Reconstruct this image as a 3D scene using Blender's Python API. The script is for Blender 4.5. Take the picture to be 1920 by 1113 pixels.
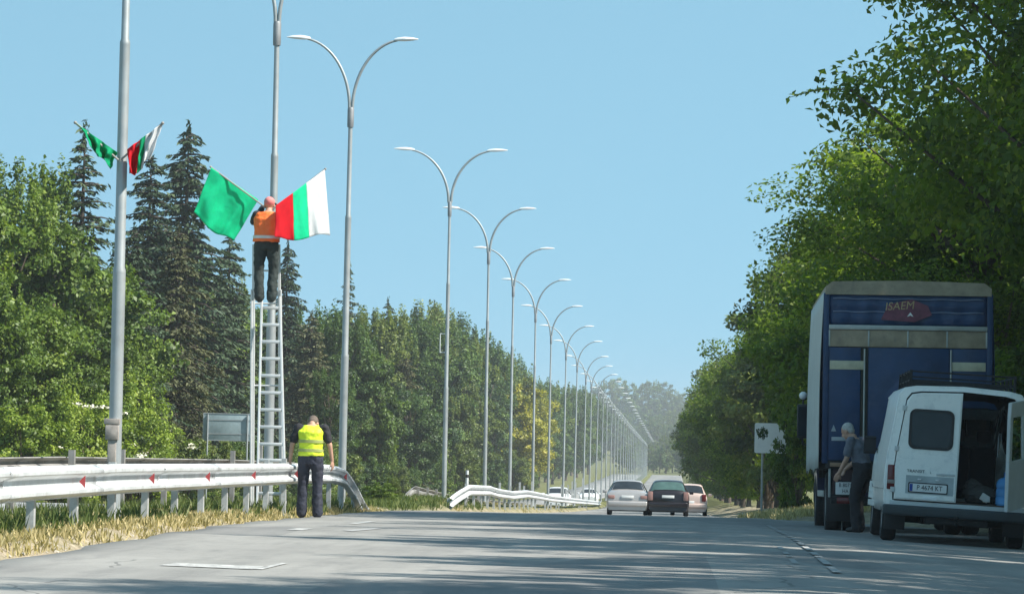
import bpy, bmesh, math, random
import numpy as np
from mathutils import Matrix, Vector

for _o in list(bpy.data.objects):
    bpy.data.objects.remove(_o, do_unlink=True)
scene = bpy.context.scene
C = scene.collection
R = math.radians
random.seed(7)

# ------------------------------------------------------------------ camera
EYE = 1.45
F_PX = 6600.0
PW, PH = 1920.0, 1113.0
VPX, VPY = 1265.0, 811.0
ROLL = R(1.15)
c_ = Vector(((VPX - PW / 2) / F_PX, -(VPY - PH / 2) / F_PX, -1.0)).normalized()
z_ = Vector((math.sin(ROLL), math.cos(ROLL), 0.0))
z_ = (z_ - c_ * z_.dot(c_)).normalized()
x_ = c_.cross(z_)
CAM = Matrix((x_, c_, z_))
cam_data = bpy.data.cameras.new('camera')
cam = bpy.data.objects.new('camera', cam_data)
C.objects.link(cam)
cam.matrix_world = Matrix.Translation((0, 0, EYE)) @ CAM.to_4x4()
cam_data.sensor_fit = 'HORIZONTAL'
cam_data.sensor_width = 36.0
cam_data.lens = 36.0 * F_PX / PW
cam_data.clip_start = 0.5
cam_data.clip_end = 9000
scene.camera = cam

# ------------------------------------------------------------------ light
SUN_AZ = math.atan2(0.955, -0.30)      # clockwise from +Y
SUN_EL = R(48)
world = bpy.data.worlds.new('World')
scene.world = world
world.use_nodes = True
wn = world.node_tree
wn.nodes.clear()
sky = wn.nodes.new('ShaderNodeTexSky')
sky.sky_type = 'NISHITA'
sky.sun_disc = False
sky.sun_elevation = SUN_EL
sky.sun_rotation = SUN_AZ
sky.altitude = 200
sky.air_density = 1.0
sky.dust_density = 0.1
sky.ozone_density = 5.0
bg = wn.nodes.new('ShaderNodeBackground')
bg.inputs['Strength'].default_value = 0.148
wo = wn.nodes.new('ShaderNodeOutputWorld')
wtc = wn.nodes.new('ShaderNodeTexCoord')
wad = wn.nodes.new('ShaderNodeVectorMath')
wad.operation = 'ADD'
wad.inputs[1].default_value = (0, 0, 0.42)
wn.links.new(wtc.outputs['Generated'], wad.inputs[0])
wno = wn.nodes.new('ShaderNodeVectorMath')
wno.operation = 'NORMALIZE'
wn.links.new(wad.outputs[0], wno.inputs[0])
wn.links.new(wno.outputs[0], sky.inputs['Vector'])
wmx = wn.nodes.new('ShaderNodeMix')
wmx.data_type = 'RGBA'
wmx.blend_type = 'MULTIPLY'
wmx.inputs[0].default_value = 1.0
wmx.inputs[7].default_value = (1.32, 1.40, 0.95, 1)
wn.links.new(sky.outputs['Color'], wmx.inputs[6])
wn.links.new(wmx.outputs[2], bg.inputs['Color'])
wn.links.new(bg.outputs['Background'], wo.inputs['Surface'])
sun_data = bpy.data.lights.new('sun', 'SUN')
sun_data.energy = 5.0
sun_data.angle = R(0.53)
sun_data.color = (1.0, 0.95, 0.86)
sun = bpy.data.objects.new('sun', sun_data)
C.objects.link(sun)
to_sun = Vector((math.sin(SUN_AZ) * math.cos(SUN_EL), math.cos(SUN_AZ) * math.cos(SUN_EL), math.sin(SUN_EL)))
sun.rotation_euler = to_sun.to_track_quat('Z', 'Y').to_euler()
sun.location = (30, 0, 40)
scene.view_settings.view_transform = 'Standard'
scene.view_settings.look = 'None'
scene.view_settings.exposure = 0.82
scene.view_settings.gamma = 1.0
scene.view_settings.use_curve_mapping = False
scene.cycles.max_bounces = 8
scene.cycles.transparent_max_bounces = 8
scene.cycles.volume_bounces = 0
scene.cycles.use_denoising = True

# ------------------------------------------------------------------ pixel to place
def ray(px, py):
    return CAM @ Vector(((px - PW / 2) / F_PX, -(py - PH / 2) / F_PX, -1.0))
def P(px, py, d):
    v = ray(px, py)
    return v * (d / v.y) + Vector((0, 0, EYE))
def PLAT(px, py, lat):
    v = ray(px, py)
    return v * (lat / v.x) + Vector((0, 0, EYE))

# ------------------------------------------------------------------ materials
MATS = {}
def ramp(nt, fac, stops):
    n = nt.nodes.new('ShaderNodeValToRGB')
    els = n.color_ramp.elements
    while len(els) < len(stops):
        els.new(0.5)
    for e, (p, c) in zip(els, stops):
        e.position = p
        e.color = (c[0], c[1], c[2], 1)
    nt.links.new(fac, n.inputs['Fac'])
    return n.outputs['Color']
def noise(nt, scale, detail=4, rough=0.55, vec=None, dist=0.0):
    n = nt.nodes.new('ShaderNodeTexNoise')
    n.inputs['Scale'].default_value = scale
    n.inputs['Detail'].default_value = detail
    n.inputs['Roughness'].default_value = rough
    n.inputs['Distortion'].default_value = dist
    if vec is not None:
        nt.links.new(vec, n.inputs['Vector'])
    return n.outputs['Fac']
def mathn(nt, op, a, b=None, clamp=False):
    n = nt.nodes.new('ShaderNodeMath')
    n.operation = op
    n.use_clamp = clamp
    for i, v in enumerate((a, b)):
        if v is None:
            continue
        if isinstance(v, (int, float)):
            n.inputs[i].default_value = v
        else:
            nt.links.new(v, n.inputs[i])
    return n.outputs[0]
def mix(nt, fac, a, b, mode='MIX'):
    n = nt.nodes.new('ShaderNodeMix')
    n.data_type = 'RGBA'
    n.blend_type = mode
    for key, v in ((0, fac), (6, a), (7, b)):
        if isinstance(v, (int, float)):
            n.inputs[key].default_value = v
        elif isinstance(v, tuple):
            n.inputs[key].default_value = (v[0], v[1], v[2], 1)
        else:
            nt.links.new(v, n.inputs[key])
    return n.outputs[2]
def new_mat(name):
    m = bpy.data.materials.new(name)
    m.use_nodes = True
    nt = m.node_tree
    b = nt.nodes['Principled BSDF']
    return m, nt, b
def coord(nt, kind='Object', scale=None):
    t = nt.nodes.new('ShaderNodeTexCoord')
    o = t.outputs[kind]
    if scale:
        mp = nt.nodes.new('ShaderNodeMapping')
        mp.inputs['Scale'].default_value = scale
        nt.links.new(o, mp.inputs['Vector'])
        o = mp.outputs['Vector']
    return o
def bump(nt, b, height, strength=0.3, dist=0.02):
    n = nt.nodes.new('ShaderNodeBump')
    n.inputs['Strength'].default_value = strength
    n.inputs['Distance'].default_value = dist
    nt.links.new(height, n.inputs['Height'])
    nt.links.new(n.outputs['Normal'], b.inputs['Normal'])
def pmat(name, col, rough=0.5, metal=0.0, var=0.15, scale=6.0, dirt=None, coat=0.0, bumps=0.0, bscale=60, spec=0.5):
    """plain paint, metal, cloth or plastic with uneven tone and some grime"""
    if name in MATS:
        return MATS[name]
    m, nt, b = new_mat(name)
    v = coord(nt)
    f = noise(nt, scale, 5, 0.6, v)
    lo = tuple(c * (1 - var) for c in col)
    hi = tuple(min(1, c * (1 + var)) for c in col)
    colr = ramp(nt, f, [(0.3, lo), (0.7, hi)])
    if dirt:
        f2 = noise(nt, scale * 2.7, 6, 0.65, v)
        f2 = mathn(nt, 'MULTIPLY', mathn(nt, 'SUBTRACT', f2, 0.52), 4.0, True)
        colr = mix(nt, mathn(nt, 'MULTIPLY', f2, 0.7), colr, dirt)
    nt.links.new(colr, b.inputs['Base Color'])
    rr = nt.nodes.new('ShaderNodeMapRange')
    rr.inputs['To Min'].default_value = max(0.03, rough - 0.1)
    rr.inputs['To Max'].default_value = min(1, rough + 0.12)
    nt.links.new(f, rr.inputs['Value'])
    nt.links.new(rr.outputs[0], b.inputs['Roughness'])
    b.inputs['Metallic'].default_value = metal
    b.inputs['Coat Weight'].default_value = coat
    b.inputs['Specular IOR Level'].default_value = spec
    if bumps:
        bump(nt, b, noise(nt, bscale, 4, 0.6, v), bumps, 0.01)
    MATS[name] = m
    return m
def glass_mat(name, col=(0.02, 0.025, 0.03), rough=0.04, trans=0.0):
    if name in MATS:
        return MATS[name]
    m, nt, b = new_mat(name)
    f = noise(nt, 3.0, 3, 0.5, coord(nt))
    nt.links.new(ramp(nt, f, [(0.3, col), (0.7, tuple(c * 1.5 for c in col))]), b.inputs['Base Color'])
    b.inputs['Roughness'].default_value = rough
    b.inputs['Transmission Weight'].default_value = trans
    b.inputs['IOR'].default_value = 1.3
    MATS[name] = m
    return m
def cloth_mat(name, col, trans=0.35, bumps=0.25):
    if name in MATS:
        return MATS[name]
    m, nt, b = new_mat(name)
    v = coord(nt)
    f = noise(nt, 5, 4, 0.6, v)
    colr = ramp(nt, f, [(0.3, tuple(c * 0.86 for c in col)), (0.7, tuple(min(1, c * 1.08) for c in col))])
    nt.links.new(colr, b.inputs['Base Color'])
    b.inputs['Roughness'].default_value = 0.75
    b.inputs['Specular IOR Level'].default_value = 0.25
    if bumps:
        bump(nt, b, noise(nt, 9, 4, 0.55, v), bumps, 0.03)
    if trans:
        tr = nt.nodes.new('ShaderNodeBsdfTranslucent')
        nt.links.new(colr, tr.inputs['Color'])
        ms = nt.nodes.new('ShaderNodeMixShader')
        ms.inputs[0].default_value = trans
        nt.links.new(b.outputs[0], ms.inputs[1])
        nt.links.new(tr.outputs[0], ms.inputs[2])
        nt.links.new(ms.outputs[0], nt.nodes['Material Output'].inputs['Surface'])
    MATS[name] = m
    return m
def leaf_mat(name, dark, mid, light, trans=0.35, rough=0.5):
    if name in MATS:
        return MATS[name]
    m, nt, b = new_mat(name)
    a = nt.nodes.new('ShaderNodeAttribute')
    a.attribute_name = 'tint'
    oi = nt.nodes.new('ShaderNodeObjectInfo')
    f = mathn(nt, 'ADD', a.outputs['Fac'], mathn(nt, 'MULTIPLY', mathn(nt, 'SUBTRACT', oi.outputs['Random'], 0.5), 0.25), True)
    colr = ramp(nt, f, [(0.05, dark), (0.5, mid), (0.95, light)])
    nt.links.new(colr, b.inputs['Base Color'])
    b.inputs['Roughness'].default_value = rough
    b.inputs['Specular IOR Level'].default_value = 0.35
    tr = nt.nodes.new('ShaderNodeBsdfTranslucent')
    nt.links.new(mix(nt, 1.0, colr, (1.25, 1.3, 0.55), 'MULTIPLY'), tr.inputs['Color'])
    ms = nt.nodes.new('ShaderNodeMixShader')
    ms.inputs[0].default_value = trans * 0.8
    nt.links.new(b.outputs[0], ms.inputs[1])
    nt.links.new(tr.outputs[0], ms.inputs[2])
    nt.links.new(ms.outputs[0], nt.nodes['Material Output'].inputs['Surface'])
    MATS[name] = m
    return m

# ------------------------------------------------------------------ object helpers
def link(o, parent=None):
    C.objects.link(o)
    if parent is not None:
        o.parent = parent
    return o
def tag(o, label=None, cat=None, group=None, kind=None):
    if label: o['label'] = label
    if cat: o['category'] = cat
    if group: o['group'] = group
    if kind: o['kind'] = kind
    return o
def thing(name, label, cat, loc=(0, 0, 0), rot=(0, 0, 0), group=None):
    o = bpy.data.objects.new(name, None)
    o.empty_display_size = 0.3
    o.location = loc
    o.rotation_euler = rot
    C.objects.link(o)
    return tag(o, label, cat, group)
def finish(bm, smooth=35):
    bmesh.ops.recalc_face_normals(bm, faces=bm.faces[:])
    me = bpy.data.meshes.new('mesh')
    bm.to_mesh(me)
    bm.free()
    if smooth:
        for p in me.polygons:
            p.use_smooth = True
        me.set_sharp_from_angle(angle=R(smooth))
    return me
def obj(name, bm, mat, parent=None, smooth=35):
    me = finish(bm, smooth) if isinstance(bm, bmesh.types.BMesh) else bm
    me.name = name
    if not me.materials:
        me.materials.append(mat)
    return link(bpy.data.objects.new(name, me), parent)
def copy_tree(o, parent=None):
    c = o.copy()
    C.objects.link(c)
    c.parent = parent
    for ch in list(o.children):
        copy_tree(ch, c)
    return c
def BM():
    return bmesh.new()
def box(bm, x0, x1, y0, y1, z0, z1, bev=0.0, seg=2, mtx=None):
    r = bmesh.ops.create_cube(bm, size=1.0)
    vs = r['verts']
    for v in vs:
        v.co = Vector(((x0 + x1) / 2 + v.co.x * (x1 - x0), (y0 + y1) / 2 + v.co.y * (y1 - y0), (z0 + z1) / 2 + v.co.z * (z1 - z0)))
    if bev:
        es = list({e for v in vs for e in v.link_edges})
        r2 = bmesh.ops.bevel(bm, geom=es, offset=bev, segments=seg, affect='EDGES', profile=0.5)
        vs = list({v for f in r2['faces'] for v in f.verts} | {v for v in vs if v.is_valid})
    if mtx is not None:
        bmesh.ops.transform(bm, matrix=mtx, verts=[v for v in vs if v.is_valid])
    return bm
def frame_of(t):
    t = t.normalized()
    a = Vector((0, 0, 1)) if abs(t.z) < 0.9 else Vector((1, 0, 0))
    u = a.cross(t).normalized()
    return u, t.cross(u).normalized()
def tube(bm, pts, rad, seg=8, caps=True, flat=1.0):
    pts = [Vector(p) for p in pts]
    if isinstance(rad, (int, float)):
        rad = [rad] * len(pts)
    rings = []
    u = None
    for i, p in enumerate(pts):
        t = (pts[min(i + 1, len(pts) - 1)] - pts[max(i - 1, 0)])
        if t.length < 1e-9:
            t = Vector((0, 0, 1))
        t.normalize()
        if u is None:
            u, v = frame_of(t)
        else:
            u = (u - t * u.dot(t))
            u = u.normalized() if u.length > 1e-6 else frame_of(t)[0]
            v = t.cross(u).normalized()
        rings.append([bm.verts.new(p + u * (math.cos(2 * math.pi * k / seg) * rad[i]) + v * (math.sin(2 * math.pi * k / seg) * rad[i] * flat)) for k in range(seg)])
    for a, b in zip(rings, rings[1:]):
        for k in range(seg):
            bm.faces.new((a[k], a[(k + 1) % seg], b[(k + 1) % seg], b[k]))
    if caps:
        bm.faces.new(rings[0][::-1])
        bm.faces.new(rings[-1])
    return bm
def rings_loft(bm, rings, seg=20, power=2.0):
    """stack of horizontal superellipse rings (cx, cy, cz, rx, ry)"""
    rs = []
    for cx, cy, cz, rx, ry in rings:
        ring = []
        for k in range(seg):
            a = 2 * math.pi * k / seg
            ca, sa = math.cos(a), math.sin(a)
            e = 2.0 / power
            ring.append(bm.verts.new((cx + rx * math.copysign(abs(ca) ** e, ca), cy + ry * math.copysign(abs(sa) ** e, sa), cz)))
        rs.append(ring)
    for a, b in zip(rs, rs[1:]):
        for k in range(seg):
            bm.faces.new((a[k], a[(k + 1) % seg], b[(k + 1) % seg], b[k]))
    bm.faces.new(rs[0][::-1])
    bm.faces.new(rs[-1])
    return bm
def lathe(bm, prof, axis='z', seg=24, origin=(0, 0, 0)):
    """prof: list of (radius, along); closed ends when radius 0"""
    o = Vector(origin)
    rows = []
    for r, h in prof:
        row = []
        for k in range(seg):
            a = 2 * math.pi * k / seg
            if axis == 'z':
                p = Vector((math.cos(a) * r, math.sin(a) * r, h))
            else:
                p = Vector((h, math.cos(a) * r, math.sin(a) * r))
            row.append(bm.verts.new(o + p))
        rows.append(row)
    for a, b in zip(rows, rows[1:]):
        for k in range(seg):
            bm.faces.new((a[k], a[(k + 1) % seg], b[(k + 1) % seg], b[k]))
    bmesh.ops.remove_doubles(bm, verts=[v for r_ in rows for v in r_], dist=1e-5)
    return bm
def prism(bm, pts2, y0, y1, axis='y'):
    """polygon in (x,z) pushed from y0 to y1"""
    def mk(a, b, c):
        return (a, c, b) if axis == 'y' else ((c, a, b) if axis == 'x' else (a, b, c))
    A = [bm.verts.new(mk(p[0], p[1], y0)) for p in pts2]
    B = [bm.verts.new(mk(p[0], p[1], y1)) for p in pts2]
    bm.faces.new(A)
    bm.faces.new(B[::-1])
    n = len(A)
    for k in range(n):
        bm.faces.new((A[k], B[k], B[(k + 1) % n], A[(k + 1) % n]))
    return bm
def rrect(cx, cz, w, h, r, seg=5):
    pts = []
    for sx, sz, a0 in ((1, 1, 0), (-1, 1, 90), (-1, -1, 180), (1, -1, 270)):
        for k in range(seg + 1):
            a = R(a0 + 90 * k / seg)
            pts.append((cx + sx * (w / 2 - r) + math.cos(a) * r, cz + sz * (h / 2 - r) + math.sin(a) * r))
    return pts
def ring_prism(bm, outer, inner, y0, y1):
    n = len(outer)
    L = [[bm.verts.new((p[0], y, p[1])) for p in loop] for loop in (outer, inner) for y in (y0, y1)]
    oa, ob, ia, ib = L
    for k in range(n):
        j = (k + 1) % n
        bm.faces.new((oa[k], oa[j], ia[j], ia[k]))
        bm.faces.new((ob[k], ib[k], ib[j], ob[j]))
        bm.faces.new((oa[k], ob[k], ob[j], oa[j]))
        bm.faces.new((ia[k], ia[j], ib[j], ib[k]))
    return bm
def text_mesh(txt, size, depth=0.004, shear=0.0):
    cu = bpy.data.curves.new('lettering', 'FONT')
    cu.body = txt
    cu.size = size
    cu.extrude = depth
    cu.shear = shear
    cu.align_x = 'CENTER'
    cu.align_y = 'CENTER'
    cu.resolution_u = 3
    o = bpy.data.objects.new('lettering', cu)
    C.objects.link(o)
    dg = bpy.context.evaluated_depsgraph_get()
    me = bpy.data.meshes.new_from_object(o.evaluated_get(dg))
    bpy.data.objects.remove(o, do_unlink=True)
    me.materials.clear()
    me.transform(Matrix.Rotation(R(90), 4, 'X'))
    return me
def grid_mesh(rows, name='mesh'):
    """rows: list of equally long lists of points"""
    nr, nc = len(rows), len(rows[0])
    me = bpy.data.meshes.new(name)
    me.from_pydata([tuple(p) for r_ in rows for p in r_], [],
                   [(i * nc + j, i * nc + j + 1, (i + 1) * nc + j + 1, (i + 1) * nc + j) for i in range(nr - 1) for j in range(nc - 1)])
    for p in me.polygons:
        p.use_smooth = True
    return me

# ------------------------------------------------------------------ terrain profile
_pd = np.array([-60, 0, 20, 30, 37, 45, 53, 57.6, 65, 75, 98, 143, 200, 273, 400, 600, 900, 1500, 4000], float)
_pz = np.array([-1.1, -1.1, -1.1, -1.13, -1.18, -1.27, -1.41, -1.475, -1.58, -1.77, -2.31, -3.37, -4.6, -6.0, -7.8, -9.5, -11, -12, -12], float)
_fd = np.arange(-60, 1500, 1.0)
_fz = np.convolve(np.pad(np.interp(_fd, _pd, _pz), 4, mode='edge'), np.ones(9) / 9, 'valid')
def zroad(d):
    return float(np.interp(d, _fd, _fz)) + EYE
def sstep(a, b, t):
    t = max(0.0, min(1.0, (t - a) / (b - a)))
    return t * t * (3 - 2 * t)
def edge_r(d):
    return 1.95 + 3.3 * (1 - sstep(60, 74, d))
def edge_l(d):
    return -5.25 - 0.45 * sstep(26, 58, d)
def zpave(x, d):
    """height of the carriageway, with the lay-by falling away to the right"""
    fall = 0.045 - 0.03 * sstep(49, 54, d)
    return zroad(d) - max(0, x - 1.4) * fall * (1 - sstep(62, 76, d))
def zterr(x, d):
    zr = zroad(d) + 13.0 * sstep(1300, 1560, d)
    el, er = edge_l(d), edge_r(d)
    if el <= x <= er:
        return zpave(x, d) - 0.12 + zr - zroad(d)
    if x > er:
        t = x - er
        base = zpave(er, d) - 0.1 + zr - zroad(d)
        return base + 0.16 * sstep(0, 0.6, t) + 0.35 * sstep(0.5, 3.0, t) * sstep(58, 80, d) + 0.25 * sstep(3, 8, t)
    if x > -7.9:
        t = el - x
        return zr - 0.1 + 0.15 * sstep(0, 0.5, t) + 0.22 * sstep(82, 100, d) * sstep(0, 0.7, t)
    if x > -16.2:
        return zr - 0.14 + 0.24 * sstep(0.5, 0, -7.9 - x)
    t = -16.2 - x
    return zr - 0.12 + 0.3 * sstep(0, 2.5, t) + 0.4 * sstep(2, 9, t)

# ------------------------------------------------------------------ ground and roads
def ground_material():
    m, nt, b = new_mat('dry_grass_and_soil')
    v = coord(nt)
    sep = nt.nodes.new('ShaderNodeSeparateXYZ')
    nt.links.new(v, sep.inputs[0])
    n1 = noise(nt, 0.55, 5, 0.6, v)
    n2 = noise(nt, 6.0, 6, 0.7, v)
    n3 = noise(nt, 40.0, 4, 0.7, v)
    grass = ramp(nt, n2, [(0.3, (0.05, 0.075, 0.022)), (0.55, (0.14, 0.14, 0.05)), (0.75, (0.34, 0.27, 0.12))])
    soil = ramp(nt, mathn(nt, 'ADD', mathn(nt, 'MULTIPLY', n3, 0.5), mathn(nt, 'MULTIPLY', n2, 0.5)), [(0.34, (0.16, 0.125, 0.08)), (0.48, (0.34, 0.28, 0.20)), (0.64, (0.52, 0.45, 0.34))])
    near = mathn(nt, 'MULTIPLY', mathn(nt, 'SUBTRACT', sep.outputs[0], -6.25), 2.2, True)
    nearr = mathn(nt, 'MULTIPLY', mathn(nt, 'SUBTRACT', 7.4, sep.outputs[0]), 1.2, True)
    f = mathn(nt, 'MULTIPLY', near, nearr)
    f = mathn(nt, 'MULTIPLY', f, mathn(nt, 'MULTIPLY', mathn(nt, 'SUBTRACT', 320.0, sep.outputs[1]), 0.01, True))
    f = mathn(nt, 'SUBTRACT', f, mathn(nt, 'MULTIPLY', mathn(nt, 'SUBTRACT', sep.outputs[1], 320.0), 0.01, True))
    f = mathn(nt, 'ADD', mathn(nt, 'MULTIPLY', f, 0.85), mathn(nt, 'MULTIPLY', mathn(nt, 'SUBTRACT', n1, 0.5), 1.6), True)
    nt.links.new(mix(nt, f, grass, soil), b.inputs['Base Color'])
    b.inputs['Roughness'].default_value = 0.95
    b.inputs['Specular IOR Level'].default_value = 0.15
    bump(nt, b, mathn(nt, 'ADD', n2, mathn(nt, 'MULTIPLY', n3, 0.4)), 0.8, 0.05)
    return m
def asphalt_material(name, lo, hi):
    m, nt, b = new_mat(name)
    v = coord(nt)
    vl = coord(nt, scale=(1.6, 0.05, 1))
    n1 = noise(nt, 0.35, 4, 0.6, v)
    n2 = noise(nt, 1.0, 4, 0.6, vl)
    n3 = noise(nt, 120, 3, 0.7, v)
    f = mathn(nt, 'ADD', mathn(nt, 'MULTIPLY', n1, 0.5), mathn(nt, 'MULTIPLY', n2, 0.5))
    col = ramp(nt, f, [(0.35, lo), (0.65, hi)])
    pt = nt.nodes.new('ShaderNodeTexVoronoi')
    pt.inputs['Scale'].default_value = 1.0
    nt.links.new(coord(nt, scale=(0.45, 0.09, 1)), pt.inputs['Vector'])
    sp_ = nt.nodes.new('ShaderNodeSeparateColor')
    nt.links.new(pt.outputs['Color'], sp_.inputs[0])
    col = mix(nt, mathn(nt, 'MULTIPLY', mathn(nt, 'GREATER_THAN', sp_.outputs[0], 0.72), 0.45), col, (0.13, 0.13, 0.132))
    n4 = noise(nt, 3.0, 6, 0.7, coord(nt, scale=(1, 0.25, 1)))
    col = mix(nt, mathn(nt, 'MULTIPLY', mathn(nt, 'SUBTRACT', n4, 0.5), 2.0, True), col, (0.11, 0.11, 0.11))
    col = mix(nt, 0.55, col, ramp(nt, n3, [(0.3, (0.35, 0.35, 0.35)), (0.7, (0.72, 0.72, 0.72))]), 'OVERLAY')
    vo = nt.nodes.new('ShaderNodeTexVoronoi')
    vo.feature = 'DISTANCE_TO_EDGE'
    vo.inputs['Scale'].default_value = 0.32
    dn = nt.nodes.new('ShaderNodeTexNoise')
    dn.inputs['Scale'].default_value = 1.2
    nt.links.new(v, dn.inputs['Vector'])
    nt.links.new(mix(nt, 0.25, v, dn.outputs['Color']), vo.inputs['Vector'])
    crack = mathn(nt, 'LESS_THAN', vo.outputs['Distance'], 0.003)
    crack = mathn(nt, 'MULTIPLY', crack, mathn(nt, 'GREATER_THAN', n1, 0.5))
    col = mix(nt, mathn(nt, 'MULTIPLY', crack, 0.5), col, (0.06, 0.06, 0.06))
    nt.links.new(col, b.inputs['Base Color'])
    b.inputs['Roughness'].default_value = 0.82
    b.inputs['Specular IOR Level'].default_value = 0.3
    bump(nt, b, n3, 0.25, 0.006)
    return m
M_GROUND = ground_material()
M_ROAD = asphalt_material('worn_asphalt', (0.185, 0.180, 0.170), (0.30, 0.290, 0.270))
M_ROAD2 = asphalt_material('pale_asphalt', (0.24, 0.235, 0.225), (0.33, 0.325, 0.31))

ds = list(np.concatenate([np.arange(-40, 20, 5), np.arange(20, 110, 1.0), np.arange(110, 320, 3), np.arange(320, 1000, 10), np.arange(1000, 1700, 50), np.arange(1700, 4200, 200)]))
xs = [-2500, -900, -400, -200, -120, -80, -55, -40, -32, -26, -22, -19.5, -18, -17.2, -16.6, -16.25, -16.15, -14, -12, -10, -8.6, -8.1, -7.95, -7.85, -7.4, -7.0, -6.6, -6.3, -6.0, -5.85, -5.72, -5.66, -5.5, -5.35, -5.2,
      -4, -2, 0, 1.2, 1.9, 2.0, 2.15, 2.4, 2.7, 3.1, 3.6, 4.2, 4.8, 5.2, 5.3, 5.45, 5.7, 6, 6.5, 7, 8, 9.5, 12, 16, 24, 40, 80, 200, 600, 2500]
rng0 = np.random.default_rng(3)
def terr_pt(x, d):
    z = zterr(x, d)
    el, er = edge_l(d), edge_r(d)
    if (x < el - 0.25 and x > -7.9) or x > er + 0.25 or x < -16.6:
        z += float(rng0.uniform(-0.03, 0.03))
    return (x, d, z)
g = obj('ground', grid_mesh([[terr_pt(x, d) for x in xs] for d in ds]), M_GROUND)
tag(g, 'dry grass and sandy soil beside and between the carriageways', 'ground', kind='structure')

rd = [d for d in ds if d < 930]
rows = []
for i, d in enumerate(rd):
    el, er = edge_l(d), edge_r(d)
    wob = 0.07 * math.sin(d * 1.3) + 0.05 * math.sin(d * 3.1 + 1) if d < 90 else 0.0
    xx = [el + wob] + [el + 0.35 + (er - el - 0.7) * t for t in (0, .1, .2, .3, .4, .5, .6, .7, .8, .9, 1)] + [er + wob * 0.8]
    rows.append([(x, d, zpave(x, d)) for x in xx])
# a lip down into the soil on both edges
rows = [[(r_[0][0] - 0.06, r_[0][1], r_[0][2] - 0.1)] + r_ + [(r_[-1][0] + 0.06, r_[-1][1], r_[-1][2] - 0.1)] for r_ in rows]
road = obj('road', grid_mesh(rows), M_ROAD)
tag(road, 'grey asphalt carriageway crossed by tree shadows, with lay-by', 'road', kind='structure')
rows = [[(x, d, zroad(d) - 0.02) for x in (-15.9, -13, -11, -9.5, -8.2)] for d in rd if d > 15]
rows = [[(r_[0][0] - 0.06, r_[0][1], r_[0][2] - 0.12)] + r_ + [(r_[-1][0] + 0.06, r_[-1][1], r_[-1][2] - 0.12)] for r_ in rows]
road2 = obj('opposite_road', grid_mesh(rows), M_ROAD2)
tag(road2, 'pale asphalt of the opposite carriageway behind the guard rails', 'road', kind='structure')

# painted markings (each one a thin sheet above the asphalt)
def paint_material():
    m, nt, b = new_mat('worn_road_paint')
    v = coord(nt)
    n = noise(nt, 9, 6, 0.75, v)
    col = ramp(nt, n, [(0.42, (0.27, 0.265, 0.255)), (0.62, (0.60, 0.59, 0.56))])
    nt.links.new(col, b.inputs['Base Color'])
    b.inputs['Roughness'].default_value = 0.7
    return m
M_PAINT = paint_material()
M_PAINT_OLD = pmat('faded_road_paint', (0.31, 0.31, 0.305), 0.85, 0, 0.15, 5)
def marking(label, quad, mat=None, step=2.0):
    (xa0, xa1, da), (xb0, xb1, db) = quad
    n = max(2, int(abs(db - da) / step) + 1)
    rr = []
    for i in range(n + 1):
        t = i / n
        d = da + (db - da) * t
        l, r_ = xa0 + (xb0 - xa0) * t, xa1 + (xb1 - xa1) * t
        rr.append([(x, d, zpave(x, d) + 0.004) for x in (l, (l + r_) / 2, r_)])
    o = obj('road_marking', grid_mesh(rr), mat or M_PAINT)
    return tag(o, label, 'road marking', kind='structure')
def lat_d(px, py):
    """where a pixel meets the road"""
    v = ray(px, py)
    d = 30.0
    for _ in range(60):
        x = v.x / v.y * d
        zz = EYE + v.z / v.y * d
        d += (zz - zpave(x, d)) / (-v.z / v.y) * 0.7
    return v.x / v.y * d, d
def px_marking(label, pts, mat=None):
    """pts: four road pixels"""
    q = [lat_d(*p) for p in pts]
    rr = []
    for i in range(5):
        t = i / 4
        a = (q[0][0] + (q[3][0] - q[0][0]) * t, q[0][1] + (q[3][1] - q[0][1]) * t)
        b_ = (q[1][0] + (q[2][0] - q[1][0]) * t, q[1][1] + (q[2][1] - q[1][1]) * t)
        rr.append([(a[0] + (b_[0] - a[0]) * s, a[1] + (b_[1] - a[1]) * s, zpave(a[0] + (b_[0] - a[0]) * s, a[1] + (b_[1] - a[1]) * s) + 0.006) for s in (0, .25, .5, .75, 1)])
    return tag(obj('road_marking', grid_mesh(rr), mat or M_PAINT), label, 'road marking', kind='structure')
px_marking('white painted bar across the left lane edge', [(298, 1060), (330, 1055.5), (505, 1062.5), (472, 1067.5)])
px_marking('white tail of the painted bar on the left lane', [(474, 1067), (528, 1055.5), (540, 1056), (492, 1067.5)])
px_marking('short white lane dash beside the walking worker', [(536, 993), (560, 990), (588, 991), (566, 994)])
px_marking('short white lane dash at the crest', [(650, 981), (690, 977), (706, 978), (668, 982)])
px_marking('faint white lane dash beyond the crest', [(640, 994), (700, 990), (716, 991), (660, 996)], M_PAINT_OLD)
rm = random.Random(12)
d_ = 29.5
while d_ < 58:
    L_ = rm.uniform(0.6, 2.6)
    x0 = 1.34 + 0.2 * (d_ - 29.5) / 29
    o = marking('worn piece of the faded white line between the lane and the lay-by', ((x0, x0 + 0.075, d_), (x0 + 0.01, x0 + 0.075, d_ + L_)), M_PAINT_OLD, 0.6)
    o['group'] = 'worn pieces of the lay-by line'
    if 31 < d_ < 39:
        o = marking('worn piece of the second faded line beside the lay-by line', ((x0 - 0.28, x0 - 0.22, d_), (x0 - 0.27, x0 - 0.22, d_ + L_ * 0.7)), M_PAINT_OLD, 0.6)
        o['group'] = 'worn pieces of the second line'
    d_ += L_ + rm.uniform(0.1, 0.8)
marking('white edge line along the left side of the road far ahead', ((-5.3, -5.18, 74), (-5.3, -5.18, 300)), M_PAINT)
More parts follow.
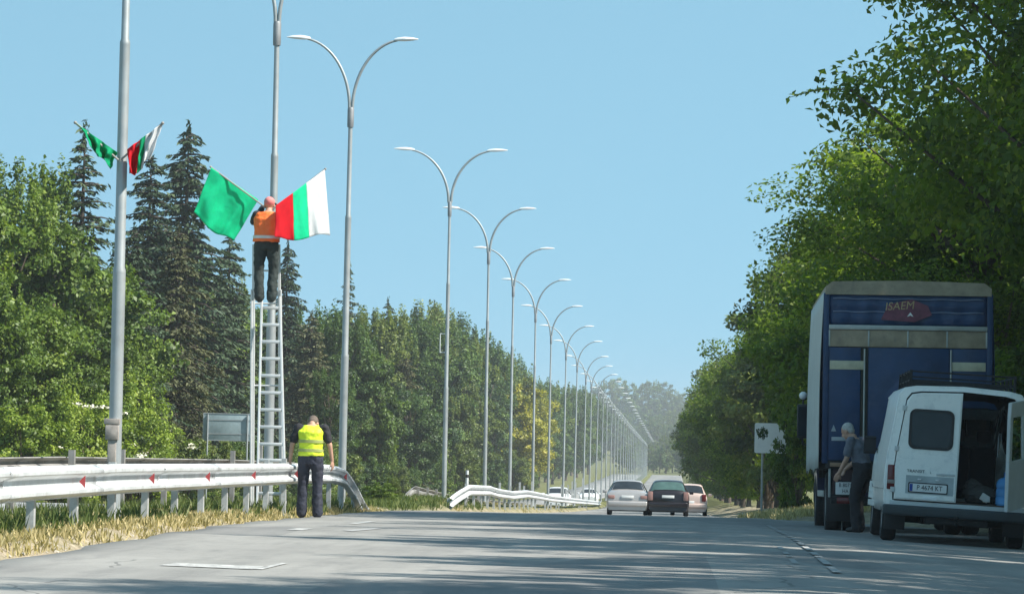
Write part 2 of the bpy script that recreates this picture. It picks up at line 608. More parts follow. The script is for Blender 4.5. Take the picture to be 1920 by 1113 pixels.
marking('white edge line along the right side of the road far ahead', ((1.6, 1.72, 78), (1.6, 1.72, 300)), M_PAINT)
for k, d0 in enumerate(range(76, 260, 12)):
    o = marking('white dash of the centre line beyond the crest', ((-1.85, -1.73, d0), (-1.85, -1.73, d0 + 4)), M_PAINT)
    o['group'] = 'centre line dashes'

# ------------------------------------------------------------------ vegetation
def unit(a):
    return a / np.maximum(1e-9, np.linalg.norm(a, axis=1, keepdims=True))
def leaf_mesh(name, cen, axis, nrm, length, width, tint):
    """one folded diamond per leaf: base, side, tip, side"""
    n = len(cen)
    axis = unit(axis)
    nrm = unit(nrm - axis * (nrm * axis).sum(1, keepdims=True))
    side = np.cross(axis, nrm)
    L = length[:, None]
    W = width[:, None]
    v = np.empty((n, 4, 3))
    v[:, 0] = cen - axis * L * 0.5
    v[:, 1] = cen + side * W * 0.5 + nrm * W * 0.18
    v[:, 2] = cen + axis * L * 0.5 - nrm * L * 0.12
    v[:, 3] = cen - side * W * 0.5 + nrm * W * 0.18
    me = bpy.data.meshes.new(name)
    me.vertices.add(n * 4)
    me.vertices.foreach_set('co', v.reshape(-1).astype(np.float32))
    me.loops.add(n * 4)
    me.loops.foreach_set('vertex_index', np.arange(n * 4, dtype=np.int32))
    me.polygons.add(n)
    me.polygons.foreach_set('loop_start', np.arange(0, n * 4, 4, dtype=np.int32))
    me.polygons.foreach_set('loop_total', np.full(n, 4, dtype=np.int32))
    me.update(calc_edges=True)
    at = me.attributes.new('tint', 'FLOAT', 'POINT')
    at.data.foreach_set('value', np.repeat(np.clip(tint, 0, 1), 4).astype(np.float32))
    return me
M_BARK = pmat('brown_bark', (0.10, 0.075, 0.055), 0.9, 0, 0.4, 5, bumps=0.6, bscale=14)
M_BARK2 = pmat('dark_bark', (0.06, 0.045, 0.035), 0.9, 0, 0.4, 5, bumps=0.6, bscale=14)

def broadleaf(seed, H, Rc, base, clumps, leaves, ll, shoots=0, sprays=0, lean=0.0):
    """returns (trunk mesh, crown mesh) of a broadleaved tree, foot at the origin"""
    g = np.random.default_rng(seed)
    zc, hc = (H + base) / 2, (H - base) / 2
    th = g.uniform(0, 2 * np.pi, clumps)
    u = g.uniform(-1, 1, clumps)
    rr = g.uniform(0.12, 1, clumps) ** 0.5
    ph = g.uniform(0, 6.28, 4)
    lump = 0.82 + 0.14 * np.sin(2 * th + ph[0] + 3 * u) + 0.12 * np.sin(3 * th + ph[1] - 4 * u) + 0.1 * np.sin(5 * th + ph[2] + 5 * u)
    s = np.sqrt(1 - u * u * 0.92)
    cc = np.stack([np.cos(th) * s * rr * lump * Rc, np.sin(th) * s * rr * lump * Rc, zc + u * rr * hc * (0.86 + 0.2 * g.random(clumps))], 1)
    cc[:, 0] += lean * (cc[:, 2] / H)
    cr = Rc * g.uniform(0.10, 0.215, clumps)
    cz = cr * g.uniform(0.55, 0.85, clumps)
    ctint = np.clip(0.42 + 0.17 * g.standard_normal(clumps), 0.05, 0.95)
    if shoots:
        k = g.integers(0, clumps, shoots)
        sc_ = cc[k].copy()
        ang = np.arctan2(sc_[:, 1], sc_[:, 0])
        rad = np.hypot(sc_[:, 0], sc_[:, 1])
        top = base + (H - base) * (0.62 + 0.38 * np.sqrt(np.maximum(0, 1 - (rad / Rc) ** 2)))
        sc_[:, 2] = top + g.uniform(-0.6, 0.5, shoots)
        cc = np.concatenate([cc, sc_])
        cr = np.concatenate([cr, g.uniform(0.16, 0.3, shoots)])
        cz = np.concatenate([cz, g.uniform(0.6, 1.3, shoots)])
        ctint = np.concatenate([ctint, g.uniform(0.35, 0.7, shoots)])
    vol = cr * cr * np.maximum(cz, cr * 0.6)
    pr = vol ** 0.72
    idx = g.choice(len(cc), leaves, p=pr / pr.sum())
    dr = unit(g.standard_normal((leaves, 3)))
    rad = g.uniform(0, 1, leaves) ** 0.42
    off = dr * rad[:, None] * np.stack([cr[idx], cr[idx], cz[idx]], 1)
    pos = cc[idx] + off
    pos[:, 2] = np.maximum(pos[:, 2], 0.06)
    out = unit(pos - np.array([0, 0, zc]))
    nrm = dr * 0.9 + out * 0.5 + np.array([0, 0, 0.7]) + 0.35 * g.standard_normal((leaves, 3))
    ax = g.standard_normal((leaves, 3)) + out * 0.6 - np.array([0, 0, 0.35])
    ln = ll * g.uniform(0.7, 1.35, leaves)
    tint = ctint[idx] + 0.12 * g.standard_normal(leaves)
    parts = [(pos, ax, nrm, ln, ln * g.uniform(0.5, 0.75, leaves), tint)]
    twigs = []
    limbs = g.choice(clumps, min(clumps, 26 if not sprays else 60), replace=False)
    for k in range(sprays):
        # pinnate sprays: a thin stem with pairs of narrow leaflets, growing from a limb's end
        o_ = cc[limbs[k % len(limbs)]].copy()
        a = math.atan2(o_[1], o_[0])
        d_ = unit(np.array([[math.cos(a) + g.normal() * .3, math.sin(a) + g.normal() * .3, g.uniform(-0.25, 0.35)]]))[0]
        Ls = g.uniform(0.5, 1.05)
        m_ = int(Ls / 0.032)
        t = np.linspace(0, 1, m_)
        stem = o_ + d_ * (t[:, None] * Ls) + np.array([0, 0, -0.25 * Ls]) * (t[:, None] ** 2)
        twigs.append((stem[0], stem[m_ // 2], stem[-1]))
        sd = unit(np.cross(d_[None, :], np.array([[0, 0, 1.0]])))[0]
        sg = np.where(np.arange(m_) % 2 == 0, 1.0, -1.0)[:, None]
        axl = sd * sg + d_ * 0.6 + 0.3 * g.standard_normal((m_, 3)) - np.array([0, 0, 0.2])
        ll_ = ll * g.uniform(0.9, 1.5, m_)
        parts.append((stem + unit(axl) * ll_[:, None] * 0.5, axl, np.tile([0, 0, 1.0], (m_, 1)) + 0.3 * g.standard_normal((m_, 3)), ll_, ll_ * 0.36, np.full(m_, g.uniform(0.3, 0.65)) + 0.1 * g.standard_normal(m_)))
    arr = [np.concatenate([p[i] for p in parts]) for i in range(6)]
    crown = leaf_mesh('crown', *arr)
    bm = BM()
    r0 = max(0.07, H * 0.014)
    tp = [Vector((lean * t * t * 0.5 + 0.06 * math.sin(t * 5 + seed), 0.06 * math.cos(t * 4 + seed), -0.25 + t * (H * 0.8 + 0.25))) for t in (0, .08, .2, .35, .5, .65, .8, 1)]
    tube(bm, tp, [r0 * f for f in (1.5, 1.15, 1.0, .85, .65, .48, .3, .08)], 9)
    for k in limbs:
        e = Vector(cc[k])
        t0 = max(0.12, min(0.85, (e.z - 0.28 * H) / (H * 0.8)))
        i0 = t0 * 7
        a = tp[int(i0)].lerp(tp[min(7, int(i0) + 1)], i0 - int(i0))
        mid = a.lerp(e, 0.5) + Vector((0, 0, 0.08 * H * 0.5))
        tube(bm, [a, mid, e], [r0 * 0.42, r0 * 0.26, r0 * 0.08], 5, False)
    for a, b_, e in twigs:
        tube(bm, [a, b_, e], [0.014, 0.009, 0.004], 4, False)
    return finish(bm, 60), crown

def conifer(seed, H, Rb, dens=1.0, droop=0.35, sparse=0.0, cardl=0.26):
    g = np.random.default_rng(seed)
    bm = BM()
    r0 = H * 0.013
    tube(bm, [(0, 0, -0.2), (0.02, 0, H * 0.3), (-0.02, 0.02, H * 0.7), (0, 0, H * 0.99)], [r0 * 1.2, r0, r0 * 0.55, 0.012], 8)
    P_, A_, N_, L_, W_, T_ = [], [], [], [], [], []
    z = H * 0.03
    while z < H * 0.985:
        f = z / H
        reach = Rb * (1 - f) ** 0.72 * (0.45 + 0.55 * min(1, f / 0.12)) + 0.12
        nb = int(g.integers(5, 9)) if f < 0.9 else 4
        a0 = g.uniform(0, 6.28)
        for k in range(nb):
            if g.random() < sparse:
                continue
            a = a0 + 2 * np.pi * k / nb + g.normal() * 0.2
            L = reach * g.uniform(0.5, 1.22)
            z_save = z
            z = z + g.normal() * 0.10
            up = 0.45 * (f - 0.35)
            dh = np.array([math.cos(a), math.sin(a), 0.0])
            n = max(8, int(L / 0.032 * dens))
            t = g.uniform(0.08, 1, n) ** 0.8
            zz = z + L * (up * t - droop * t ** 2 + (0.12 * t ** 4))
            stem = dh * (t * L)[:, None]
            stem[:, 2] = zz
            sd = np.array([-dh[1], dh[0], 0])
            wmax = 0.40 * L * (1 - t) + 0.16
            sgn = np.where(g.random(n) < 0.5, 1.0, -1.0)
            lat = sgn * wmax * g.uniform(0, 1, n)
            pos = stem + sd * lat[:, None]
            pos[:, 2] -= np.abs(lat) * 0.35 + g.uniform(0, 0.10, n)
            ax = dh * 0.8 + sd * (sgn * 0.8)[:, None] + np.array([0, 0, -0.35]) + 0.25 * g.standard_normal((n, 3))
            nn = np.array([0, 0, 1.0]) + 0.55 * g.standard_normal((n, 3))
            ln = cardl * g.uniform(0.6, 1.3, n)
            P_.append(pos); A_.append(ax); N_.append(nn); L_.append(ln); W_.append(ln * g.uniform(0.26, 0.42, n))
            T_.append(np.clip(0.25 + 0.35 * t + 0.13 * g.standard_normal(n), 0, 1))
            tube(bm, [(0, 0, z), tuple(dh * L * 0.5 + np.array([0, 0, z + L * (up * .5 - droop * .25)])), tuple(dh * L * 0.95 + np.array([0, 0, z + L * (up * .95 - droop * .8)]))], [r0 * 0.28, r0 * 0.16, 0.006], 4, False)
            z = z_save
        z += H * 0.0185 * g.uniform(0.5, 1.5)
    # leader
    n = 60
    t = g.uniform(0, 1, n)
    P_.append(np.stack([0.05 * g.standard_normal(n), 0.05 * g.standard_normal(n), H * (0.93 + 0.085 * t)], 1))
    A_.append(np.stack([g.standard_normal(n), g.standard_normal(n), np.full(n, 1.4)], 1))
    N_.append(g.standard_normal((n, 3)))
    L_.append(np.full(n, cardl * 0.8)); W_.append(np.full(n, cardl * 0.25)); T_.append(np.full(n, 0.5))
    crown = leaf_mesh('crown', *[np.concatenate(a) for a in (P_, A_, N_, L_, W_, T_)])
    return finish(bm, 60), crown

LM = {
    'green': leaf_mat('leaf_green', (0.034, 0.062, 0.010), (0.110, 0.175, 0.024), (0.255, 0.320, 0.055)),
    'deep': leaf_mat('leaf_deep_green', (0.024, 0.050, 0.014), (0.074, 0.130, 0.030), (0.180, 0.245, 0.058)),
    'lime': leaf_mat('leaf_lime', (0.080, 0.125, 0.012), (0.200, 0.280, 0.030), (0.350, 0.400, 0.065)),
    'yellow': leaf_mat('leaf_yellow_green', (0.150, 0.160, 0.012), (0.290, 0.280, 0.022), (0.430, 0.380, 0.040)),
    'olive': leaf_mat('leaf_olive', (0.040, 0.060, 0.012), (0.115, 0.155, 0.030), (0.230, 0.265, 0.060)),
    'spruce': leaf_mat('needle_blue_green', (0.014, 0.032, 0.017), (0.042, 0.074, 0.036), (0.130, 0.165, 0.085), 0.12, 0.6),
    'brown_spruce': leaf_mat('needle_brown_green', (0.030, 0.040, 0.016), (0.084, 0.092, 0.038), (0.200, 0.185, 0.085), 0.12, 0.7),
    'shade': leaf_mat('leaf_shade_green', (0.050, 0.085, 0.015), (0.145, 0.215, 0.032), (0.300, 0.360, 0.065), 0.72),
}
# master shapes: name -> (height, trunk mesh, crown mesh)
SHAPES = {
    'b1': (11.0,) + broadleaf(11, 11.0, 3.6, 0.8, 230, 24000, 0.23),
    'b2': (11.0,) + broadleaf(12, 11.0, 3.3, 0.6, 200, 25000, 0.20, shoots=40),
    'b3': (11.0,) + broadleaf(13, 11.0, 4.0, 1.2, 240, 26000, 0.21),
    'b4': (11.0,) + broadleaf(14, 11.0, 3.0, 0.4, 180, 27000, 0.165, shoots=60),
    'far': (14.0,) + broadleaf(15, 14.0, 4.6, 0.5, 120, 9000, 0.36),
    'far2': (14.0,) + broadleaf(16, 14.0, 4.2, 0.3, 100, 9000, 0.36, shoots=20),
    'road1': (13.0,) + broadleaf(17, 13.0, 5.2, 2.6, 300, 58000, 0.135, sprays=45),
    'road2': (13.0,) + broadleaf(18, 13.0, 4.8, 3.0, 260, 46000, 0.14, sprays=40),
    'road3': (10.0,) + broadleaf(19, 10.0, 4.0, 0.4, 260, 36000, 0.155, sprays=30),
    's1': (3.0,) + broadleaf(21, 3.0, 1.7, 0.05, 90, 9000, 0.11),
    's2': (3.0,) + broadleaf(22, 3.0, 2.0, 0.05, 100, 10000, 0.11, shoots=16),
    'c1': (14.0,) + conifer(31, 14.0, 3.4, 1.0, 0.35, 0.1, 0.30),
    'c2': (14.0,) + conifer(32, 14.0, 3.7, 1.1, 0.45, 0.1, 0.30),
    'c3': (14.0,) + conifer(33, 14.0, 3.0, 0.8, 0.30, 0.35, 0.30),
}
for _k, (_h, _t, _c) in list(SHAPES.items()):       # real height of each shape, tip of the crown included
    _z = np.empty(len(_c.vertices) * 3, np.float32)
    _c.vertices.foreach_get('co', _z)
    SHAPES[_k] = (float(np.percentile(_z[2::3], 99.9)), _t, _c)
def plant(name, shape, mat, loc, h, label, cat='tree', group=None, wide=1.0, rot=None, lean=0.0):
    H0, tm, cm = SHAPES[shape]
    s = h / H0
    o = bpy.data.objects.new(name, None)
    o.location = loc
    o.scale = (s * wide, s * wide, s)
    o.rotation_euler = (0, lean, random.uniform(0, 6.28) if rot is None else rot)
    C.objects.link(o)
    tag(o, label, cat, group)
    for nm, me, mt in (('trunk' if cat == 'tree' else 'stem', tm, M_BARK if shape[0] != 'c' else M_BARK2), ('crown' if cat == 'tree' else 'foliage', cm, LM[mat])):
        ch = bpy.data.objects.new(nm, me)
        link(ch, o)
        if not me.materials:
            me.materials.append(mt)
        ch.material_slots[0].link = 'OBJECT'
        ch.material_slots[0].material = mt
    return o
def ground_at(x, d):
    return (x, d, zterr(x, d) - 0.05)
def plant_px(name, shape, mat, px, top, lat, label, **k):
    """a plant whose foot stands at lateral offset lat and whose top shows at pixel row top"""
    p = PLAT(px, top, lat)
    gz = zterr(lat, p.y)
    return plant(name, shape, mat, (lat, p.y, gz - 0.05), max(0.6, p.z - gz + 0.05), label, **k)

# left wood: the trees one can name by their look
plant_px('spruce_tree', 'c3', 'spruce', 160, 236, -21, 'thin sparse blue-green spruce behind the tied-up green flag', rot=0.3)
plant_px('spruce_tree', 'c1', 'spruce', 284, 290, -22.5, 'dark spruce just behind the first lamp post beside the furled white flag', rot=1.1)
plant_px('spruce_tree', 'c2', 'spruce', 354, 244, -23.5, 'tallest dense dark spruce behind the spread green flag', rot=2.0)
plant_px('spruce_tree', 'c2', 'brown_spruce', 335, 430, -19.8, 'brownish half-dry spruce standing left of the ladder', rot=2.7)
plant_px('spruce_tree', 'c1', 'spruce', 432, 440, -22, 'dark spruce behind the ladder and the sign back', rot=0.8)
plant_px('spruce_tree', 'c2', 'spruce', 540, 462, -22.5, 'layered dark spruce right of the man on the ladder', rot=1.9, wide=0.8)
plant_px('spruce_tree', 'c3', 'spruce', 656, 498, -23, 'thin pointed spruce top behind the third lamp post', rot=1.0, wide=0.7)
plant_px('spruce_tree', 'c1', 'brown_spruce', 585, 590, -20.5, 'olive-brown spruce behind the worker in the yellow vest', rot=2.2, wide=1.1)
plant_px('spruce_tree', 'c2', 'spruce', 252, 430, -20.2, 'lower dark spruce crowded between the first lamp post and the brownish spruce', rot=2.9)
plant_px('spruce_tree', 'c1', 'spruce', 934, 648, -24, 'lone dark spruce tip left of the yellow-green tree', rot=0.2, wide=0.7)
plant_px('spruce_tree', 'c3', 'spruce', 958, 662, -25, 'ragged bare-tipped spruce just behind the yellow-green tree', rot=0.9, wide=0.6)
plant_px('spruce_tree', 'c1', 'spruce', 728, 566, -23.5, 'dark spruce tip poking out above the bright mid-green tree', rot=0.5, wide=0.8)
plant_px('spruce_tree', 'c2', 'spruce', 815, 572, -24, 'dark spruce tip just left of the fourth lamp post', rot=1.5, wide=0.8)
plant_px('spruce_tree', 'c2', 'brown_spruce', 760, 655, -19.6, 'olive spruce in front of the dense wood, right of the bright mid-green tree', rot=2.5, wide=0.9)
plant_px('spruce_tree', 'c1', 'spruce', 905, 640, -22.5, 'small dark spruce among the trees by the fifth lamp post', rot=0.2, wide=0.7)
G1 = 'leafy trees left of the ladder'
for px, top, lat, sh, W1 in ((-70, 360, -21, 'b1', 'leafy green tree cut by the picture edge, behind the lime-green shrubs'), (15, 352, -21.5, 'b4', 'upright green tree with a pointed shoot top, left of the thin sparse spruce'), (48, 298, -23, 'b4', 'tallest green tree with upright shoots, left of the thin sparse spruce'),
                             (100, 420, -20.2, 'b1', 'rounded green tree in front of the thin sparse spruce'), (185, 470, -19.7, 'b3', 'broad green tree between the thin sparse spruce and the first lamp post'), (-10, 520, -18.6, 'b2', 'lower green tree in the front row at the far left of the wood'),
                             (60, 560, -18.4, 'b3', 'low broad green tree above the tall lime-green shrub'), (140, 590, -18.4, 'b1', 'low rounded green tree above the flowering elder'), (225, 640, -18.2, 'b2', 'low green tree right behind the first lamp post, below the spruces')):
    plant_px('broadleaf_tree', sh, 'green', px, top, lat, W1, group=G1)
W2 = 'dark green broadleaf tree in the dense wood between the ladder and the yellow-green tree'
G2 = 'trees of the dense wood'
for px, top, lat, sh, mt in ((606, 570, -22, 'b2', 'deep'), (640, 600, -20.5, 'b4', 'deep'), (676, 574, -23, 'b4', 'deep'), (712, 584, -21.5, 'b4', 'olive'), (745, 596, -22, 'b2', 'deep'), (775, 600, -20.4, 'b4', 'deep'), (796, 580, -22.6, 'b4', 'olive'), (822, 604, -20.8, 'b2', 'deep'), (848, 598, -23, 'b4', 'deep'), (868, 622, -20.6, 'b4', 'olive'), (888, 618, -22.5, 'b2', 'deep'), (912, 646, -20.6, 'b4', 'deep'), (934, 672, -20.4, 'b2', 'olive'), (955, 676, -23.6, 'b2', 'deep')):
    plant_px('broadleaf_tree', sh, mt, px, top + random.uniform(-14, 22), lat, W2 if mt == 'deep' else W2.replace('dark green', 'paler olive-green'), group=G2)
plant_px('broadleaf_tree', 'b1', 'green', 690, 640, -19, 'bright mid-green bushy tree right of the third lamp post', wide=0.8)
plant_px('broadleaf_tree', 'b4', 'deep', 620, 690, -18.6, 'short dark leafy tree just behind the third lamp post')
plant_px('broadleaf_tree', 'b3', 'deep', 770, 720, -18.8, 'low dark bluish-green tree left of the fourth lamp post')
plant_px('broadleaf_tree', 'b2', 'olive', 860, 740, -18.8, 'low olive-green tree between the fourth and fifth lamp posts')
plant_px('broadleaf_tree', 'b1', 'yellow', 962, 702, -18.6, 'yellow-green tree standing out in the row of dark trees', wide=1.15)
plant_px('broadleaf_tree', 'b3', 'yellow', 990, 728, -18.6, 'second, smaller yellow-green tree joined to the tall one', wide=1.0)
W3 = 'bluish-green tree in the hazy row beyond the yellow-green tree'
G3 = 'hazy trees behind the lamp row'
for k, px in enumerate((1012, 1026, 1040, 1052, 1064, 1075, 1085, 1096, 1106)):
    plant_px('broadleaf_tree', ('b2', 'far', 'b4', 'far2')[k % 4], ('deep', 'olive')[k % 2], px, 712 + (k % 3) * 8 + k * 2, -20.5 - (k % 2) * 2, W3, group=G3)
# a second row that closes the gaps behind the first
W4 = 'leafy tree of the back row, half hidden in the left wood'
G4 = 'back row of the left wood'
_ex = [-200, 40, 110, 240, 300, 400, 450, 570, 620, 700, 900, 940, 1000, 1130]
_ey = [400, 420, 500, 500, 460, 470, 560, 600, 615, 628, 668, 700, 735, 750]
px = -120
k = 0
while px < 1060:
    plant_px('broadleaf_tree', ('b3', 'b1', 'b2')[k % 3], ('deep', 'green', 'olive')[k % 3] if px < 520 else 'deep', px, float(np.interp(px, _ex, _ey)) + random.uniform(0, 40), -26.5 - (k % 2) * 2.5, W4, group=G4, wide=1.1)
    px += 46 if px < 600 else 30 if px < 900 else 18
    k += 1
# shrubs at the foot of the left wood
for px, top, lat, sh, mt, lab in ((40, 760, -16.9, 's1', 'lime', 'lime-green shrub at the wood edge in the far left corner'), (105, 730, -16.9, 's2', 'lime', 'tall lime-green shrub left of the first lamp post'),
                                  (252, 690, -16.9, 's2', 'lime', 'bright yellow-green shrub just right of the first lamp post'), (180, 775, -17.3, 's1', 'green', 'low green shrub behind the first lamp post'),
                                  (318, 790, -17.4, 's1', 'olive', 'low olive shrub left of the sign back')):
    plant_px('shrub', sh, mt, px, top, lat, lab, cat='shrub')
W5 = 'low dark shrub at the foot of the dense wood'
for px in range(345, 1000, 28):
    mt = ('deep', 'green', 'olive', 'deep')[(px // 28) % 4]
    plant_px('shrub', ('s1', 's2')[(px // 28) % 2], mt, px, random.uniform(815, 858) + (px - 345) * 0.03, -17.6 - random.uniform(0, 0.8), {'deep': W5, 'green': 'low fresh-green shrub at the foot of the dense wood', 'olive': 'low olive shrub at the foot of the dense wood'}[mt], cat='shrub', group='shrubs along the wood')
# white blossom on two shrubs: elder plants
def elder(px, top, lat, lab, seed):
    o = plant_px('elder_shrub', 's1', 'lime', px, top, lat, lab, cat='shrub')
    g_ = np.random.default_rng(seed)
    n = 900
    hd = g_.integers(0, 26, n)
    hp = unit(g_.standard_normal((26, 3))) * np.array([1.65, 1.65, 1.35]) + np.array([0, 0, 1.6])
    pos = hp[hd] + g_.standard_normal((n, 3)) * np.array([0.09, 0.09, 0.02])
    me = leaf_mesh('blossom', pos, g_.standard_normal((n, 3)), np.tile([0, 0, 1.0], (n, 1)) + 0.4 * g_.standard_normal((n, 3)), np.full(n, 0.075), np.full(n, 0.07), np.full(n, 0.5))
    obj('blossom', me, pmat('cream_blossom', (0.75, 0.72, 0.58), 0.8), o)
elder(160, 750, -16.7, 'flowering elder shrub with cream blossom left of the first lamp post', 1)
elder(275, 785, -16.7, 'low flowering elder shrub with cream blossom right of the first lamp post', 2)
# green clump in the gap between the two guard rails
plant('grass_shrub', 's1', 'green', ground_at(-7.3, 88), 0.62, 'rounded green clump in the gap between the two guard rails', cat='shrub', wide=1.7)
plant('grass_shrub', 's2', 'olive', ground_at(-7.6, 95.5), 0.8, 'scrubby clump at the foot of the fourth lamp post', cat='shrub', wide=0.9)

# far wood that closes the view
W6 = 'hazy blue-green tree of the far wood at the end of the road'
for k, (px, top, d) in enumerate(((1118, 722, 690), (1135, 712, 780), (1158, 708, 820), (1180, 716, 760), (1205, 716, 840), (1222, 712, 800), (1245, 716, 830), (1262, 730, 770), (1282, 736, 800), (1300, 740, 760), (1148, 762, 660), (1176, 772, 640), (1200, 782, 680), (1226, 790, 650), (1250, 800, 690), (1272, 790, 640), (1240, 838, 600), (1212, 834, 600), (1268, 850, 580), (1186, 838, 560), (1100, 735, 800), (1320, 745, 790))):
    d = 1330 + (d - 560) * 1.15
    p = P(px, top, d)
    gz = zterr(p.x, d)
    plant('far_tree', ('far', 'far2')[k % 2], ('deep', 'olive', 'green')[k % 3], (p.x, d, gz - 0.1), p.z - gz, W6, group='far wood', wide=1.1)

W6b = 'hazy low tree where the road bends away at the far wood'
rg = random.Random(4)
for k in range(44):
    if k < 14:
        d, lat, h = rg.uniform(950, 1010), -14 + 22 * k / 13, rg.uniform(7, 11)
    else:
        d, lat, h = rg.uniform(1230, 1440), -42 + 60 * (k - 14) / 29, rg.uniform(13, 20)
    plant('far_tree', ('far', 'far2')[k % 2], ('deep', 'olive', 'green')[k % 3], (lat, d, zterr(lat, d) - 0.1), h, W6b, group='low far wood at the bend', wide=1.0)

# right-hand trees
W7 = 'dark roadside tree in the row behind the white sign'
d = 92.0
k = 0
while d < 520:
    lat = 5.4 + random.uniform(-0.5, 0.6) + (5.2 if 130 < d < 182 else 0)
    edge_top = float(np.interp(d, [80, 100, 150, 200, 350, 520], [7.6, 8.2, 9.2, 10.2, 11.6, 12.5])) * random.uniform(0.93, 1.16)
    plant('roadside_tree', ('road3', 'b3', 'b1', 'road3')[k % 4], ('shade', 'shade', 'olive')[k % 3], ground_at(lat, d), edge_top, W7, group='right-hand roadside trees', wide=1.05)
    d += 6.5 if d < 200 else 13
    k += 1
W8 = 'taller dark tree standing behind the roadside row'
for k, (lat, d, h) in enumerate(((11, 90, 12), (11.5, 104, 13), (12, 120, 12.5))):
    plant('roadside_tree', ('b3', 'road2')[k % 2], 'shade', ground_at(lat, d), h, W8, group='tall trees behind the roadside row', wide=1.0)
plant('roadside_tree', 'road3', 'shade', ground_at(6.3, 83), 10.0, 'bushy dark tree just behind the white sign, beyond the truck', wide=1.15, rot=1.0)
plant('roadside_tree', 'road1', 'shade', ground_at(6.5, 73), 8.4, 'big tree whose branch hangs over the road past the truck', wide=1.36, rot=2.4)
plant('roadside_tree', 'road1', 'shade', ground_at(8.4, 63), 15.2, 'tall overhanging tree with feathery sprays above the truck', wide=1.0, rot=0.6)
plant('roadside_tree', 'road2', 'shade', ground_at(8.8, 55), 14.6, 'tall dark tree beside the parked truck', wide=1.0, rot=1.7)
plant('roadside_tree', 'road2', 'shade', ground_at(8.6, 47.5), 13.0, 'dark tree beside the parked white van', wide=0.9, rot=0.2)
plant('roadside_tree', 'road2', 'shade', ground_at(11.0, 58.5), 17.0, 'tall tree filling the sky above the van', wide=1.0, rot=2.2)
plant('roadside_tree', 'road1', 'shade', ground_at(11.5, 67), 16.5, 'tall tree rising behind the overhanging tree', wide=0.9, rot=4.0)
W9 = 'tree at the edge of the lay-by, casting shade on the road'
for k in range(9):
    plant('roadside_tree', ('b4', 'road2', 'b2')[k % 3], 'shade', ground_at(8.4 + (k * 0.7) % 2.1, 16.5 + 3.45 * k), (12.0, 15.5, 13.0, 14.5)[k % 4], W9, group='shade trees along the lay-by', wide=(0.62, 0.5, 0.7)[k % 3])
plant('roadside_tree', 'road2', 'shade', ground_at(13.5, 47), 16, 'tall tree standing back from the lay-by behind the van', wide=0.85)
W10 = 'dark shrub of the undergrowth behind the lay-by'
for k, (lat, d, h) in enumerate(((6.6, 52, 2.6), (7.2, 49, 3.0), (7.6, 56, 3.4), (7.0, 60, 3.6), (6.4, 65, 3.2), (6.0, 70, 3.4), (5.4, 75, 3.0), (7.6, 45, 3.0), (4.9, 82, 2.6), (4.8, 88, 3.2), (8.5, 66, 4.2), (8.5, 74, 4.5), (9, 53, 4.5))):
    plant('shrub', ('s1', 's2')[k % 2], ('shade', 'deep')[k % 2], ground_at(lat, d), h, W10, cat='shrub', group='undergrowth on the right', wide=1.15)
plant('shrub', 's2', 'lime', ground_at(3.3, 99.5), 1.15, 'yellow-green shrub at the foot of the white sign', cat='shrub', wide=1.0)
plant('shrub', 's1', 'green', ground_at(3.45, 98.6), 3.1, 'green shrub whose leaves cover half of the white sign', cat='shrub', wide=0.62, rot=0.5)

# grass blades: on the median and on the right verge
def grass(name, label, areas, n, hmin, hmax, mat, seed):
    g_ = np.random.default_rng(seed)
    P0 = []
    for (x0, x1, d0, d1, w) in areas:
        m = int(n * w)
        c = max(6, m // 26)
        cx = g_.uniform(x0, x1, c)
        cd = d0 + (d1 - d0) * g_.random(c) ** 1.3
        i = g_.integers(0, c, m)
        px_ = np.clip(cx[i] + 0.10 * g_.standard_normal(m), x0, x1)
        pd_ = cd[i] + 0.12 * g_.standard_normal(m)
        P0.append(np.stack([px_, pd_, np.array([zterr(a, b_) for a, b_ in zip(px_, pd_)])], 1))
    p = np.concatenate(P0)
    m = len(p)
    h = g_.uniform(hmin, hmax, m)
    ax = np.stack([0.35 * g_.standard_normal(m), 0.35 * g_.standard_normal(m), np.ones(m)], 1)
    cen = p + unit(ax) * (h * 0.45)[:, None]
    me = leaf_mesh('blades', cen, ax, g_.standard_normal((m, 3)), h, np.full(m, 0.014) + 0.012 * g_.random(m), g_.uniform(0.1, 0.9, m))
    o = obj(name, me, mat)
    return tag(o, label, 'grass', kind='stuff')
M_STRAW = leaf_mat('straw_blades', (0.20, 0.175, 0.07), (0.46, 0.38, 0.19), (0.66, 0.56, 0.33), 0.3, 0.8)
M_BLADE = leaf_mat('green_blades', (0.045, 0.075, 0.018), (0.10, 0.14, 0.035), (0.20, 0.22, 0.07), 0.35, 0.6)
grass('dry_grass', 'dry straw-coloured grass under the near guard rail', [(-7.8, -5.75, 24, 72, 0.60), (-5.95, -5.50, 24, 46, 0.05), (-6.1, -5.78, 44, 72, 0.05), (-7.8, -5.9, 92, 200, 0.14)], 34000, 0.03, 0.14, M_STRAW, 1)
grass('green_grass', 'patchy green grass on the median strip', [(-7.8, -5.95, 24, 110, 1.0)], 16000, 0.06, 0.28, M_BLADE, 2)
grass('verge_grass', 'sunlit yellow grass on the right verge beyond the truck', [(2.2, 5.5, 72, 120, 0.8), (5.6, 7.2, 40, 72, 0.2)], 15000, 0.06, 0.25, M_STRAW, 3)

